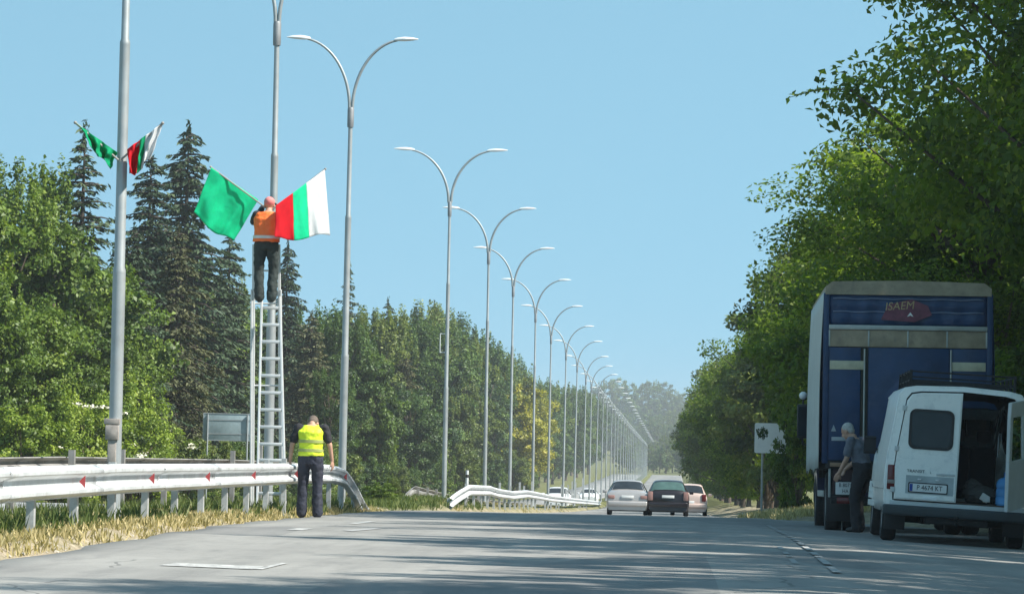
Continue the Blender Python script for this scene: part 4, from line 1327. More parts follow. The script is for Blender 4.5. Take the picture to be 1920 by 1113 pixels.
def person(label, loc, yaw, pose, look):
    """pose: joint positions in the person's own frame, facing +Y; look: garments"""
    o = thing('person', label, 'person', loc, (0, 0, yaw))
    pl = pose
    # body: one continuous surface
    bm = BM()
    pelvis, chest, neck = Vector(pl['pelvis']), Vector(pl['chest']), Vector(pl['neck'])
    mid = (pelvis + chest) / 2
    def torso(bm_, g, low=0.0, top=1.0, neckr=0.055):
        rs = [(pelvis + Vector((0, 0, -0.10)), 0.150, 0.105), (pelvis, 0.168, 0.122), (pelvis.lerp(mid, 0.7), 0.150, 0.112), (mid.lerp(chest, 0.45), 0.165, 0.120), (chest, 0.182, 0.125), (chest.lerp(neck, 0.55), 0.165, 0.095), (chest.lerp(neck, 0.82), 0.105, 0.075), (neck, neckr, 0.058)]
        n0 = int(round(low * (len(rs) - 1)))
        n1 = int(round(top * (len(rs) - 1))) + 1
        rings_loft(bm_, [(p.x, p.y, p.z, a + g, b_ + g) for p, a, b_ in rs[n0:n1]], 24, 2.3)
    torso(bm, 0)
    hc = Vector(pl['head'])
    limb(bm, [neck - Vector((0, 0, 0.06)), neck, hc + Vector((0, -0.01, -0.05))], [0.062, 0.056, 0.054])
    rot = head(bm, hc, pl['tilt'], pl.get('hyaw', 0.0))
    for s, k in ((-1, 'l'), (1, 'r')):
        sh, el, wr = pl['sh_' + k], pl['el_' + k], pl['wr_' + k]
        limb(bm, [Vector(sh).lerp(chest, 0.25), sh, el, wr], [0.055, 0.056, 0.040, 0.029])
        if not look.get('gloves'):
            hand(bm, wr, Vector(wr) - Vector(el) + Vector(pl.get('hd_' + k, (0, 0, 0))), pl.get('pn_' + k, (-s, 0.3, 0)), pl.get('hs_' + k, -s), pl.get('curl', 0.45))
        hp, kn, an = pl['hip_' + k], pl['kn_' + k], pl['an_' + k]
        limb(bm, [hp, kn, an], [0.088, 0.056, 0.038])
    solid('body', bm, SKIN, o, 0.0085, 2)
    # trousers
    bm = BM()
    rings_loft(bm, [(p.x, p.y, p.z, a, b_) for p, a, b_ in ((pelvis + Vector((0, 0, -0.13)), 0.158, 0.118), (pelvis, 0.184, 0.14), (pelvis + (mid - pelvis) * 0.55, 0.172, 0.132))], 24, 2.3)
    for k in 'lr':
        hp, kn, an = Vector(pl['hip_' + k]), Vector(pl['kn_' + k]), Vector(pl['an_' + k])
        limb(bm, [hp, kn, an + Vector((0, -0.01, -0.035))], [0.107, 0.078, 0.082], 14)
    solid('trousers', bm, look['trousers'], o, 0.012)
    for k in 'lr':
        bm = BM(); shoe(bm, pl['an_' + k], pl.get('toe_' + k, 0)); solid('shoe', bm, SHOE, o, 0.010)
    # shirt with sleeves
    bm = BM()
    torso(bm, 0.014, 0.14, 0.86)
    for k in 'lr':
        sh, el, wr = Vector(pl['sh_' + k]), Vector(pl['el_' + k]), Vector(pl['wr_' + k])
        if look.get('long'):
            limb(bm, [sh.lerp(chest, 0.2), sh, el, wr], [0.075, 0.076, 0.06, 0.044], 14)
        else:
            limb(bm, [sh.lerp(chest, 0.2), sh, sh.lerp(el, 0.72)], [0.072, 0.074, 0.066], 14)
    solid('shirt', bm, look['shirt'], o, 0.012)
    if look.get('vest'):
        bm = BM(); torso(bm, look.get('vest_grow', 0.032), look.get('vest_low', 0.16), 0.86)
        v_ = solid('vest', bm, look['vest'], o, 0.012)
        for f in look.get('bands', ()):
            p = pelvis.lerp(chest, f)
            a = np.interp(f, [0, 0.35, 0.72, 1.0], [0.168, 0.150, 0.165, 0.182]) + look.get('vest_grow', 0.032) + 0.012
            b_ = np.interp(f, [0, 0.35, 0.72, 1.0], [0.122, 0.112, 0.120, 0.125]) + look.get('vest_grow', 0.032) + 0.012
            bm = BM(); rings_loft(bm, [(p.x, p.y, p.z - 0.024, a, b_), (p.x, p.y, p.z + 0.024, a, b_)], 40, 2.3)
            obj('reflective_band', bm, look['band_mat'], v_)
    if look.get('gloves'):
        for s, k in ((-1, 'l'), (1, 'r')):
            bm = BM(); hand(bm, pl['wr_' + k], Vector(pl['wr_' + k]) - Vector(pl['el_' + k]) + Vector(pl.get('hd_' + k, (0, 0, 0))), pl.get('pn_' + k, (-s, 0.3, 0)), pl.get('hs_' + k, -s), 0.9)
            solid('glove', bm, GLOVE, o, 0.008, 1)
    bm = BM()
    if look.get('cap'):
        ball(bm, hc + rot @ Vector((0, -0.012, 0.045)), 0.090, 0.108, 0.092, rot)
        limb(bm, [hc + rot @ Vector((-0.04, 0.10, 0.06)), hc + rot @ Vector((0.04, 0.10, 0.06))], [0.03, 0.03], 8)
        solid('cap', bm, look['cap'], o, 0.010)
    else:
        ball(bm, hc + rot @ Vector((0, -0.026, 0.042)), 0.083, 0.095, 0.090, rot)
        ball(bm, hc + rot @ Vector((0, -0.060, -0.012)), 0.070, 0.052, 0.060, rot)
        solid('hair', bm, look['hair'], o, 0.010)
    return o
# worker in the yellow vest, walking away with his head bowed
dW = 54.8
pw = P(580, 966, dW)
stand = dict(pelvis=(0, 0, 0.95), chest=(0, 0.02, 1.32), neck=(0, 0.075, 1.445), head=(0.0, 0.235, 1.45), tilt=R(58),
             sh_l=(-0.20, 0.02, 1.385), el_l=(-0.295, 0.0, 1.12), wr_l=(-0.325, 0.03, 0.87),
             sh_r=(0.20, 0.02, 1.385), el_r=(0.295, 0.0, 1.12), wr_r=(0.33, 0.05, 0.88),
             hip_l=(-0.095, 0, 0.92), kn_l=(-0.115, 0.03, 0.50), an_l=(-0.125, 0.0, 0.095), hip_r=(0.095, 0, 0.92), kn_r=(0.115, 0.02, 0.50), an_r=(0.130, -0.03, 0.095), toe_l=0.2, toe_r=-0.15)
person('man in yellow vest and navy trousers walking along the road edge', (pw.x, dW, zpave(pw.x, dW) + 0.0 if pw.x > edge_l(dW) else zterr(pw.x, dW)), 0.0, stand,
       dict(trousers=NAVY, shirt=BLKSHIRT, vest=VESTY, vest_low=0.16, bands=(0.24, 0.62), band_mat=BAND_D, hair=HAIR_B))
# worker on the ladder, arms raised to the post
fz = lpt(508, 576, DL).z + gz if False else P(508, 575, DL).z
pl_ = P(499, 575, DL + 0.17)
climb = dict(pelvis=(0, 0.0, 0.97), chest=(0.02, 0.03, 1.34), neck=(0.02, 0.07, 1.48), head=(0.025, 0.11, 1.575), tilt=R(8), hyaw=0.1,
             sh_l=(-0.175, 0.04, 1.40), el_l=(-0.235, 0.24, 1.30), wr_l=(-0.115, 0.30, 1.54),
             sh_r=(0.215, 0.04, 1.41), el_r=(0.275, 0.26, 1.31), wr_r=(0.16, 0.32, 1.56), hd_l=(0.25, 0.1, 0), hd_r=(-0.2, 0.1, 0),
             hip_l=(-0.09, 0, 0.94), kn_l=(-0.11, 0.02, 0.50), an_l=(-0.085, -0.02, 0.105), hip_r=(0.10, 0, 0.94), kn_r=(0.125, 0.05, 0.52), an_r=(0.11, -0.02, 0.105), toe_l=0.05, toe_r=-0.05)
person('man in orange jacket on the ladder tying flags to the lamp post', (pl_.x, pl_.y - 0.22, P(500, 566, DL).z), 0.0, climb,
       dict(trousers=DKTROU, shirt=BLKSHIRT, long=True, vest=VESTO, vest_grow=0.052, vest_low=0.16, bands=(0.20,), band_mat=BAND_L, cap=REDCAP, gloves=True))

# ------------------------------------------------------------------ vehicles: shared pieces
M_TYRE = pmat('tyre_rubber', (0.018, 0.018, 0.019), 0.85, 0, 0.25, 10, dirt=(0.07, 0.06, 0.05))
M_RIM = pmat('steel_rim', (0.34, 0.35, 0.36), 0.5, 0.5, 0.15, 8)
M_CHASSIS = pmat('chassis_black', (0.016, 0.016, 0.017), 0.8, 0, 0.3, 6, dirt=(0.06, 0.055, 0.05))
M_BUMPER = pmat('bumper_plastic', (0.035, 0.045, 0.050), 0.6, 0, 0.15, 6)
M_TAIL = pmat('tail_lamp_red', (0.13, 0.012, 0.012), 0.2, 0, 0.15, 20)
M_PLATE = pmat('number_plate_white', (0.72, 0.73, 0.72), 0.45, 0, 0.04, 8)
M_INK = pmat('plate_ink', (0.015, 0.015, 0.018), 0.6)
M_BLUEPL = pmat('plate_blue', (0.01, 0.05, 0.30), 0.5)
M_GLASS = glass_mat('dark_glass')
M_GLASST = glass_mat('tinted_clear_glass', (0.55, 0.70, 0.68), 0.02, 1.0)
M_CHROME = pmat('dull_chrome', (0.6, 0.6, 0.6), 0.25, 0.9, 0.08, 8)
def wheel(parent, x, y, r, w, side, twin=False, steer=0.0):
    s = 1 if side > 0 else -1
    bm = BM()
    lathe(bm, [(r * 0.62, -w / 2 + 0.02), (r * 0.70, -w / 2), (r * 0.92, -w / 2), (r * 0.985, -w / 2 + 0.03), (r, -w * 0.25), (r, w * 0.25), (r * 0.985, w / 2 - 0.03), (r * 0.92, w / 2), (r * 0.70, w / 2), (r * 0.62, w / 2 - 0.02), (r * 0.62, -w / 2 + 0.02)], 'x', 28)
    t = obj('wheel', bm, M_TYRE, parent)
    t.location = (x, y, r)
    bm = BM()
    k = s
    lathe(bm, [(0.0, k * w * 0.30), (r * 0.14, k * w * 0.30), (r * 0.17, k * w * 0.22), (r * 0.30, k * w * 0.15), (r * 0.50, k * w * 0.20), (r * 0.58, k * w * 0.40), (r * 0.63, k * w * 0.44), (r * 0.63, -k * w * 0.4), (r * 0.5, -k * w * 0.3), (0.0, -k * w * 0.2)], 'x', 20)
    obj('rim', bm, M_RIM, t)
    return t
def plate(parent, cx, y, cz, w, h, txt, band=True, size=None, two=None):
    bm = BM(); prism(bm, rrect(cx, cz, w + 0.03, h + 0.03, 0.015), y - 0.008, y); holder = obj('plate_holder', bm, M_BLACK, parent)
    bm = BM(); prism(bm, rrect(cx, cz, w, h, 0.012), y - 0.013, y - 0.0085); obj('number_plate', bm, M_PLATE, holder)
    if band:
        bm = BM(); box(bm, cx - w / 2 + 0.004, cx - w / 2 + 0.045, y - 0.0155, y - 0.0135, cz - h / 2 + 0.006, cz + h / 2 - 0.006); obj('country_band', bm, M_BLUEPL, holder)
    for k, line in enumerate(two or [txt]):
        me = text_mesh(line, size or h * 0.86, 0.001)
        o = obj('lettering', me, M_INK, holder)
        zz = cz if not two else cz + (0.24 if k == 0 else -0.24) * h
        o.location = (cx + (0.02 if band else 0), y - 0.016, zz)
        o.scale = (0.86, 1, 1)
    return holder

# ------------------------------------------------------------------ white van with an open rear door
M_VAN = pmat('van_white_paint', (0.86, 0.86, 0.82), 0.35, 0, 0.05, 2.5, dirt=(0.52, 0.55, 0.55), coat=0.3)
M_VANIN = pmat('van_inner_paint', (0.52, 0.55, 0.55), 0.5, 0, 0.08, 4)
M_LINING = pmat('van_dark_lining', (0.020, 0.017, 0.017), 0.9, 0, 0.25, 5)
M_FLOOR = pmat('van_plywood_floor', (0.09, 0.065, 0.05), 0.8, 0, 0.3, 8)
dV = 47.6
xV = P(1654, 950, dV).x + 0.97
zV = zpave(xV, dV + 2)
fallV = math.atan2(zpave(xV - 0.85, dV + 1) - zpave(xV + 0.85, dV + 1), 1.7)
pitchV = math.atan2(zpave(xV, dV + 3.6) - zpave(xV, dV + 0.7), 2.9)
van = thing('van', 'white van with its right rear door open, parked behind the truck', 'van', (xV, dV, zpave(xV, dV + 0.7) - 0.0 - 0.7 * math.tan(pitchV)), (pitchV, fallV, R(-0.8)))
# half sections: x, z from sill to roof middle
def van_sec(y):
    """returns list of (half width, z)"""
    if y <= 3.2:
        zt, wt, wb = 2.08, 0.83, 0.97
    else:
        zt = float(np.interp(y, [3.2, 3.5, 3.75, 4.1, 4.3, 4.62, 4.8], [2.08, 2.02, 1.72, 1.28, 1.20, 1.06, 0.80]))
        wt = float(np.interp(y, [3.2, 3.5, 4.1, 4.62, 4.8], [0.83, 0.79, 0.78, 0.74, 0.66]))
        wb = float(np.interp(y, [3.2, 4.2, 4.62, 4.8], [0.97, 0.96, 0.90, 0.80]))
    zb = min(1.18, zt - 0.10)
    return [(wb * 0.955, 0.40), (wb * 0.985, 0.55), (wb, 0.80), (wb * 0.992, 1.0 if zb > 1.05 else zb * 0.9), (wb * 0.975, zb), (wt + (wb * 0.975 - wt) * 0.32, zb + (zt - zb) * 0.62), (wt + 0.01, zt - 0.10 * min(1, (zt - zb) / 0.5) - 0.01), (wt - 0.06, zt - 0.02), (wt - 0.20, zt + 0.008), (0.0, zt + 0.035)]
ys = [0.0, 0.06, 0.5, 1.0, 1.6, 2.2, 2.35, 2.9, 3.2, 3.5, 3.75, 4.1, 4.3, 4.62, 4.8]
def shell(skip, inset=0.0):
    bm = BM()
    grid = []
    for y in ys:
        s = van_sec(y)
        pts = [(-a + (inset if a > 0 else 0), y, z - (inset if i > 5 else 0)) for i, (a, z) in enumerate(s)] + [(a - inset, y, z - (inset if i < len(s) - 5 else 0)) for i, (a, z) in list(enumerate(s))[:-1][::-1]]
        grid.append([bm.verts.new(p) for p in pts])
    for i in range(len(ys) - 1):
        for j in range(len(grid[0]) - 1):
            if (i, j) in skip:
                continue
            bm.faces.new((grid[i][j], grid[i + 1][j], grid[i + 1][j + 1], grid[i][j + 1]))
    return bm, grid
nJ = 18
win = {(9, j) for j in range(6, 12)} | {(10, j) for j in range(5, 13)}      # windscreen opening
win |= {(i, j) for i in (7, 8, 9) for j in (4, 5, 12, 13)}                   # cab side windows
bm, gr_ = shell(win)
bm.faces.new([v for v in gr_[-1]])
vb = obj('body', bm, M_VAN, van, smooth=40)
md = vb.modifiers.new('thickness', 'SOLIDIFY'); md.thickness = 0.022; md.offset = -1
# dark lining inside the load space
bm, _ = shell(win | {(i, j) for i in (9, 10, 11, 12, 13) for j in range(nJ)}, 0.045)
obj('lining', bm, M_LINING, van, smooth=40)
bm = BM()
g2 = []
for y in (3.5, 3.75, 4.1):
    s = van_sec(y)
    pts = [(-a, y, z) for a, z in s] + [(a, y, z) for a, z in s[:-1][::-1]]
    g2.append([bm.verts.new((p[0] * 0.995, p[1] + 0.004, p[2] - 0.004)) for p in pts[5:14]])
for a, b_ in zip(g2, g2[1:]):
    for k in range(len(a) - 1):
        bm.faces.new((a[k], b_[k], b_[k + 1], a[k + 1]))
obj('windscreen', bm, M_GLASST, van)
for sgn in (-1, 1):
    bm = BM()
    rws = []
    for y in (2.9, 3.2, 3.5, 3.75):
        s = van_sec(y)
        rws.append([bm.verts.new((sgn * (a - 0.012), y, z)) for a, z in s[4:7]])
    for a, b_ in zip(rws, rws[1:]):
        for k in range(2):
            bm.faces.new((a[k], b_[k], b_[k + 1], a[k + 1]))
    obj('side_window', bm, M_GLASST, van)
    # black rubbing strip, drip rail and the sliding door track
    bm = BM(); box(bm, sgn * 0.955, sgn * 0.985, 0.05, 4.3, 0.70, 0.80, 0.008); obj('rubbing_strip', bm, M_BUMPER, van)
    bm = BM(); tube(bm, [(sgn * 0.822, y, 1.985) for y in (0.03, 1.2, 2.4, 3.3)], 0.014, 6); obj('drip_rail', bm, M_BUMPER, van)
    bm = BM(); box(bm, sgn * 0.935, sgn * 0.953, 0.25, 2.2, 1.16, 1.19, 0.004); obj('door_track', bm, M_BUMPER, van)
    # side load windows
    bm = BM()
    for (ya, yb) in ((0.35, 1.25), (1.45, 2.30)):
        s = van_sec(1.0)
        q = []
        for y in (ya, yb):
            q.append([bm.verts.new((sgn * (s[4][0] + (s[6][0] - s[4][0]) * f + 0.012), y, s[4][1] + (s[6][1] - s[4][1]) * f)) for f in (0.10, 0.35, 0.6, 0.85)])
        for k in range(3):
            bm.faces.new((q[0][k], q[1][k], q[1][k + 1], q[0][k + 1]))
    obj('side_window', bm, M_GLASS, van)
    # mirror
    bm = BM(); box(bm, sgn * 1.0, sgn * 1.11, 3.62, 3.70, 1.20, 1.40, 0.03); tube(bm, [(sgn * 0.94, 3.66, 1.24), (sgn * 1.04, 3.66, 1.26)], 0.018, 6)
    obj('mirror', bm, M_BLACK, van)
    # front wheel arch flare
    bm = BM()
    for k in range(9):
        a0, a1 = R(10 + 20 * k * 0.889), R(10 + 20 * (k + 1) * 0.889)
        box(bm, sgn * 0.945, sgn * 0.995, 3.85 + math.cos((a0 + a1) / 2) * 0.40 - 0.08, 3.85 + math.cos((a0 + a1) / 2) * 0.40 + 0.08, 0.34 + math.sin((a0 + a1) / 2) * 0.40 - 0.03, 0.34 + math.sin((a0 + a1) / 2) * 0.40 + 0.03, 0.012)
    obj('wheel_arch', bm, M_VAN, van)
# rear frame around the door opening
s0 = van_sec(0.0)
out = [(-a, z) for a, z in s0] + [(a, z) for a, z in s0[:-1][::-1]]
inn = []
for (x, z) in out:
    inn.append((x * (0.905 if z < 1.9 else 0.90), 0.56 if z < 0.56 else min(z, 1.2 + (z - 1.2) * 0.945)))
bm = BM()
A = [bm.verts.new((x * 1.0, -0.03, z)) for x, z in out]
A2 = [bm.verts.new((x, 0.0, z)) for x, z in out]
B = [bm.verts.new((x, -0.045, z)) for x, z in inn]
B2 = [bm.verts.new((x, 0.06, z)) for x, z in inn]
for k in range(len(out) - 1):
    bm.faces.new((A[k], A[k + 1], B[k + 1], B[k]))
    bm.faces.new((A[k], A2[k], A2[k + 1], A[k + 1]))
    bm.faces.new((B[k], B[k + 1], B2[k + 1], B2[k]))
obj('rear_frame', bm, M_VAN, van, smooth=50)
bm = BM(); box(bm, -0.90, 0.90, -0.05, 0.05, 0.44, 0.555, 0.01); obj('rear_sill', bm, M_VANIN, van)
# closed left leaf
half = [(x, z) for x, z in inn if x <= 0.0 and z > 0.565]
leaf_pts = [(-0.02, 0.575), (half[0][0] + 0.03, 0.575)] + [(x * 0.985, z - (0.02 if z > 1.6 else 0)) for x, z in half[1:]] 
leaf_pts = [(min(x, -0.004), z) for x, z in leaf_pts]
bm = BM(); prism(bm, leaf_pts, -0.075, -0.03)
bmesh.ops.bevel(bm, geom=[e for e in bm.edges if all(abs(v.co.y + 0.075) < 1e-5 for v in e.verts)], offset=0.018, segments=3, affect='EDGES')
dl = obj('rear_door', bm, M_VAN, van, smooth=50)
bm = BM(); ring_prism(bm, rrect(-0.40, 1.53, 0.60, 0.54, 0.09), rrect(-0.40, 1.53, 0.53, 0.47, 0.075), -0.086, -0.070); obj('window_seal', bm, M_BLACK, dl)
bm = BM(); prism(bm, rrect(-0.40, 1.53, 0.535, 0.475, 0.075), -0.081, -0.076); obj('window', bm, M_GLASS, dl)
bm = BM(); prism(bm, [(-0.70, 0.66), (-0.06, 0.66), (-0.06, 0.905), (-0.70, 0.905)], -0.0775, -0.0745); obj('plate_recess', bm, pmat('van_recess_grey', (0.40, 0.45, 0.46), 0.5), dl)
plate(dl, -0.40, -0.0775, 0.745, 0.50, 0.108, 'P 4674 KT')
me = text_mesh('TRANSIT', 0.062, 0.002); t_ = obj('lettering', me, M_INK, dl); t_.location = (-0.575, -0.079, 0.962); t_.scale = (0.98, 1, 0.9)
me = text_mesh('L', 0.045, 0.002); t_ = obj('lettering', me, M_INK, dl); t_.location = (-0.375, -0.079, 0.955)
bm = BM(); box(bm, -0.30, -0.05, -0.090, -0.074, 0.925, 0.955, 0.006); obj('handle_strip', bm, M_VANIN, dl)
for xx in (-0.52, -0.28):
    bm = BM(); box(bm, xx - 0.025, xx + 0.025, -0.092, -0.074, 0.845, 0.868, 0.006); obj('plate_lamp', bm, M_LAMP, dl)
bm = BM(); box(bm, -0.46, -0.27, -0.0815, -0.0745, 0.585, 0.635, 0.003); obj('sticker', bm, pmat('white_sticker', (0.85, 0.86, 0.86), 0.4), dl)
for zz in (0.70, 1.25, 1.80):
    xx = float(np.interp(zz, [z for _, z in half[1:6]], [x for x, _ in half[1:6]]))
    bm = BM(); box(bm, xx - 0.03, xx + 0.03, -0.088, -0.05, zz - 0.035, zz + 0.035, 0.008); obj('hinge', bm, M_VANIN, dl)
# open right leaf: swung out to the side, seen from its inner face
dr_ = bpy.data.objects.new('rear_door', None)
link(dr_, van)
dr_.location = (0.895, -0.03, 0.0)
dr_.rotation_euler = (0, R(-5), R(70))
dr_['label'] = 'right rear door swung wide open'
W_ = 0.84
def door_piece(nm, pts, mat, y0=-0.025, y1=0.025):
    b_ = BM(); prism(b_, pts, y0, y1)
    bmesh.ops.bevel(b_, geom=[e for e in b_.edges], offset=0.006, segments=2, affect='EDGES')
    return obj(nm, b_, mat, dr_)
# local: hinge at x=0, door reaches to x=-W_; after the swing it points back to the viewer
def prism_door(zlo, zhi, xa0, xa1, xb0, xb1):
    return [(-xa0, zlo), (-xa1, zlo), (-xb1, zhi), (-xb0, zhi)]
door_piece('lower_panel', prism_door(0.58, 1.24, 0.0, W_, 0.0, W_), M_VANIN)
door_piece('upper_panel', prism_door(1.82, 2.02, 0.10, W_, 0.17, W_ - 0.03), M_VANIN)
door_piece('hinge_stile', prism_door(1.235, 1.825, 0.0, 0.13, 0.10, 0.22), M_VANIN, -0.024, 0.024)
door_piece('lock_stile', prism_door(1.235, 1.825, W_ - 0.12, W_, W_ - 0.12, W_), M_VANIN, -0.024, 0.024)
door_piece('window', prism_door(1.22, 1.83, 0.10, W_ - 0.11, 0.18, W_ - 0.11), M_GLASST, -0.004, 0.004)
for (xx, zz, w, h) in ((-0.66, 1.12, 0.10, 0.07), (-0.30, 0.98, 0.20, 0.16), (-0.60, 0.78, 0.16, 0.20), (-0.24, 0.72, 0.12, 0.14)):
    b_ = BM(); ring_prism(b_, rrect(xx, zz, w, h, 0.03), rrect(xx, zz, w - 0.03, h - 0.03, 0.02), 0.024, 0.034); obj('inner_opening_rim', b_, M_BUMPER, dr_)
    b_ = BM(); prism(b_, rrect(xx, zz, w - 0.03, h - 0.03, 0.02), 0.0255, 0.0275); obj('inner_opening', b_, M_BLACK, dr_)
# tail lamps, bumper, mud flaps, hitch
for sgn in (-1, 1):
    bm = BM(); box(bm, sgn * 0.895 - 0.055, sgn * 0.895 + 0.055, -0.062, -0.02, 0.70, 1.03, 0.012); tl = obj('tail_lamp', bm, M_TAIL, van)
    bm = BM(); box(bm, sgn * 0.895 - 0.052, sgn * 0.895 + 0.052, -0.066, -0.06, 0.78, 0.83, 0.002); obj('reverse_lens', bm, pmat('clear_lens', (0.25, 0.22, 0.2), 0.2), tl)
    bm = BM(); box(bm, sgn * 0.80 - 0.14, sgn * 0.80 + 0.14, 0.30, 0.325, 0.16, 0.46, 0.006); obj('mud_flap', bm, M_BLACK, van)
bm = BM(); box(bm, -0.99, 0.99, -0.17, 0.02, 0.36, 0.50, 0.03, 3); obj('bumper', bm, M_BUMPER, van)
bm = BM(); box(bm, -0.42, 0.42, -0.10, 0.0, 0.27, 0.355, 0.015); tube(bm, [(0, -0.06, 0.30), (0, -0.20, 0.28), (0, -0.24, 0.33)], 0.022, 8); ball(bm, Vector((0, -0.24, 0.37)), 0.028, 0.028, 0.028); obj('tow_bar', bm, M_CHASSIS, van)
bm = BM(); box(bm, -0.90, 0.90, 0.05, 4.6, 0.38, 0.46, 0.01); box(bm, -0.45, -0.33, 0.1, 4.4, 0.26, 0.385); box(bm, 0.33, 0.45, 0.1, 4.4, 0.26, 0.385); box(bm, -0.7, 0.7, 0.72, 0.86, 0.26, 0.40, 0.04); obj('underbody', bm, M_CHASSIS, van)
bm = BM(); box(bm, -0.86, 0.86, 0.06, 3.0, 0.555, 0.575); obj('load_floor', bm, M_FLOOR, van)
for sx in (-0.86, 0.86):
    wheel(van, sx, 0.78, 0.335, 0.20, sx)
    wheel(van, sx, 3.85, 0.335, 0.20, sx)
# front seats seen through the open door
for sx in (-0.42, 0.12, 0.50):
    bm = BM(); box(bm, sx - 0.19, sx + 0.19, 2.55, 2.69, 0.75, 1.36, 0.05); box(bm, sx - 0.19, sx + 0.19, 2.6, 3.1, 0.62, 0.78, 0.05)
    st = obj('seat', bm, pmat('seat_fabric', (0.05, 0.05, 0.06), 0.9), van)
    bm = BM(); box(bm, sx - 0.11, sx + 0.11, 2.57, 2.66, 1.42, 1.60, 0.04); tube(bm, [(sx - 0.05, 2.62, 1.34), (sx - 0.05, 2.62, 1.44)], 0.008, 6); tube(bm, [(sx + 0.05, 2.62, 1.34), (sx + 0.05, 2.62, 1.44)], 0.008, 6); obj('headrest', bm, pmat('seat_fabric', (0.05, 0.05, 0.06), 0.9), st)
# roof rack
rk = bpy.data.objects.new('roof_rack', None); link(rk, van)
for sx in (-0.70, 0.70):
    for zz in (2.19, 2.31):
        bm = BM(); tube(bm, [(sx, 0.25, zz), (sx, 3.1, zz)], 0.012, 7); obj('side_bar', bm, M_CHASSIS, rk)
for y in (0.25, 0.95, 1.65, 2.40, 3.1):
    for zz in ((2.19, 2.31) if y in (0.25, 3.1) else (2.19,)):
        bm = BM(); tube(bm, [(-0.70, y, zz), (0.70, y, zz)], 0.012, 7); obj('cross_bar', bm, M_CHASSIS, rk)
    for sx in (-0.70, 0.70):
        bm = BM(); box(bm, sx - 0.02, sx + 0.02, y - 0.015, y + 0.015, 2.03, 2.33, 0.004); obj('upright', bm, M_CHASSIS, rk)
# cargo: water jug and a crumpled bag with white scraps
VM = van.matrix_basis
def van_pt(x, y, z):
    return VM @ Vector((x, y, z))
M_JUG = glass_mat('blue_jug_plastic', (0.10, 0.32, 0.62), 0.15, 0.25)
jug = thing('water_jug', 'blue plastic water jug standing inside the open van', 'water jug', van_pt(0.66, 0.16, 0.577), van.rotation_euler)
bm = BM(); lathe(bm, [(0.0, 0.0), (0.12, 0.0), (0.135, 0.02), (0.135, 0.10), (0.126, 0.115), (0.135, 0.13), (0.135, 0.21), (0.126, 0.225), (0.135, 0.24), (0.135, 0.30), (0.11, 0.35), (0.05, 0.38), (0.034, 0.39), (0.034, 0.43), (0.0, 0.43)], 'z', 24); obj('bottle', bm, M_JUG, jug)
bm = BM(); lathe(bm, [(0.0, 0.405), (0.04, 0.405), (0.04, 0.45), (0.0, 0.45)], 'z', 16); obj('cap', bm, pmat('jug_cap', (0.05, 0.15, 0.4), 0.5), jug)
g_ = np.random.default_rng(5)
bag = thing('cargo_bag', 'dark crumpled bag with white rags on the van floor', 'bag', van_pt(0.34, 0.35, 0.577), van.rotation_euler)
bm = BM(); ball(bm, Vector((0, 0.1, 0.12)), 0.24, 0.22, 0.13); ball(bm, Vector((-0.1, 0.15, 0.2)), 0.14, 0.14, 0.12)
for v in bm.verts:
    v.co += Vector(g_.normal(size=3)) * 0.012; v.co.z = max(v.co.z, 0.004)
obj('sack', bm, pmat('dark_sack', (0.06, 0.06, 0.055), 0.9), bag)
bm = BM(); box(bm, -0.06, 0.06, -0.14, -0.11, 0.05, 0.15, 0.01, 2, Matrix.Rotation(0.5, 4, 'Y')); box(bm, 0.02, 0.12, -0.15, -0.12, 0.03, 0.09, 0.01); obj('rag', bm, pmat('white_rag', (0.55, 0.54, 0.5), 0.9), bag)

# ------------------------------------------------------------------ blue truck
M_BLUE = pmat('truck_blue_tarp', (0.013, 0.042, 0.115), 0.5, 0, 0.3, 1.8, dirt=(0.045, 0.07, 0.15), bumps=0.4, bscale=5)
M_BLUE2 = pmat('truck_blue_panel', (0.010, 0.036, 0.10), 0.45, 0, 0.2, 2.5, dirt=(0.03, 0.06, 0.16))
M_TARP = pmat('curtain_pale_grey', (0.44, 0.47, 0.44), 0.65, 0, 0.10, 2.0, dirt=(0.36, 0.39, 0.35), bumps=0.3, bscale=5)
M_TAN = pmat('roof_tarp_tan', (0.33, 0.28, 0.20), 0.75, 0, 0.25, 3, dirt=(0.15, 0.14, 0.12))
M_FRAME = pmat('truck_alloy_frame', (0.40, 0.42, 0.40), 0.5, 0.3, 0.15, 4)
M_GOLD = pmat('gold_print', (0.42, 0.31, 0.16), 0.5, 0, 0.15, 20)
M_PURP = pmat('maroon_print', (0.17, 0.05, 0.08), 0.55, 0, 0.35, 8)
M_STRIPE = pmat('pale_yellow_stripe', (0.52, 0.48, 0.34), 0.5, 0, 0.2, 6)
dT = 54.2
xT = P(1545, 900, dT).x + 1.26
truck = thing('truck', 'blue box truck with pale grey side curtain parked in the lay-by', 'truck', (xT, dT, zpave(xT - 1.1, dT + 1) - 0.02), (math.atan2(zpave(xT, dT + 6) - zpave(xT, dT + 1), 5.0), R(-0.3), R(-0.4)))
BL, BW, ZB, ZT = 6.1, 1.25, 1.12, 3.86
# rear wall built of panels between frame members
def tp(nm, x0, x1, z0, z1, mat, y0=-0.02, y1=0.03, bev=0.006, parent=None):
    b_ = BM(); box(b_, x0, x1, y0, y1, z0, z1, bev); return obj(nm, b_, mat, parent or truck)
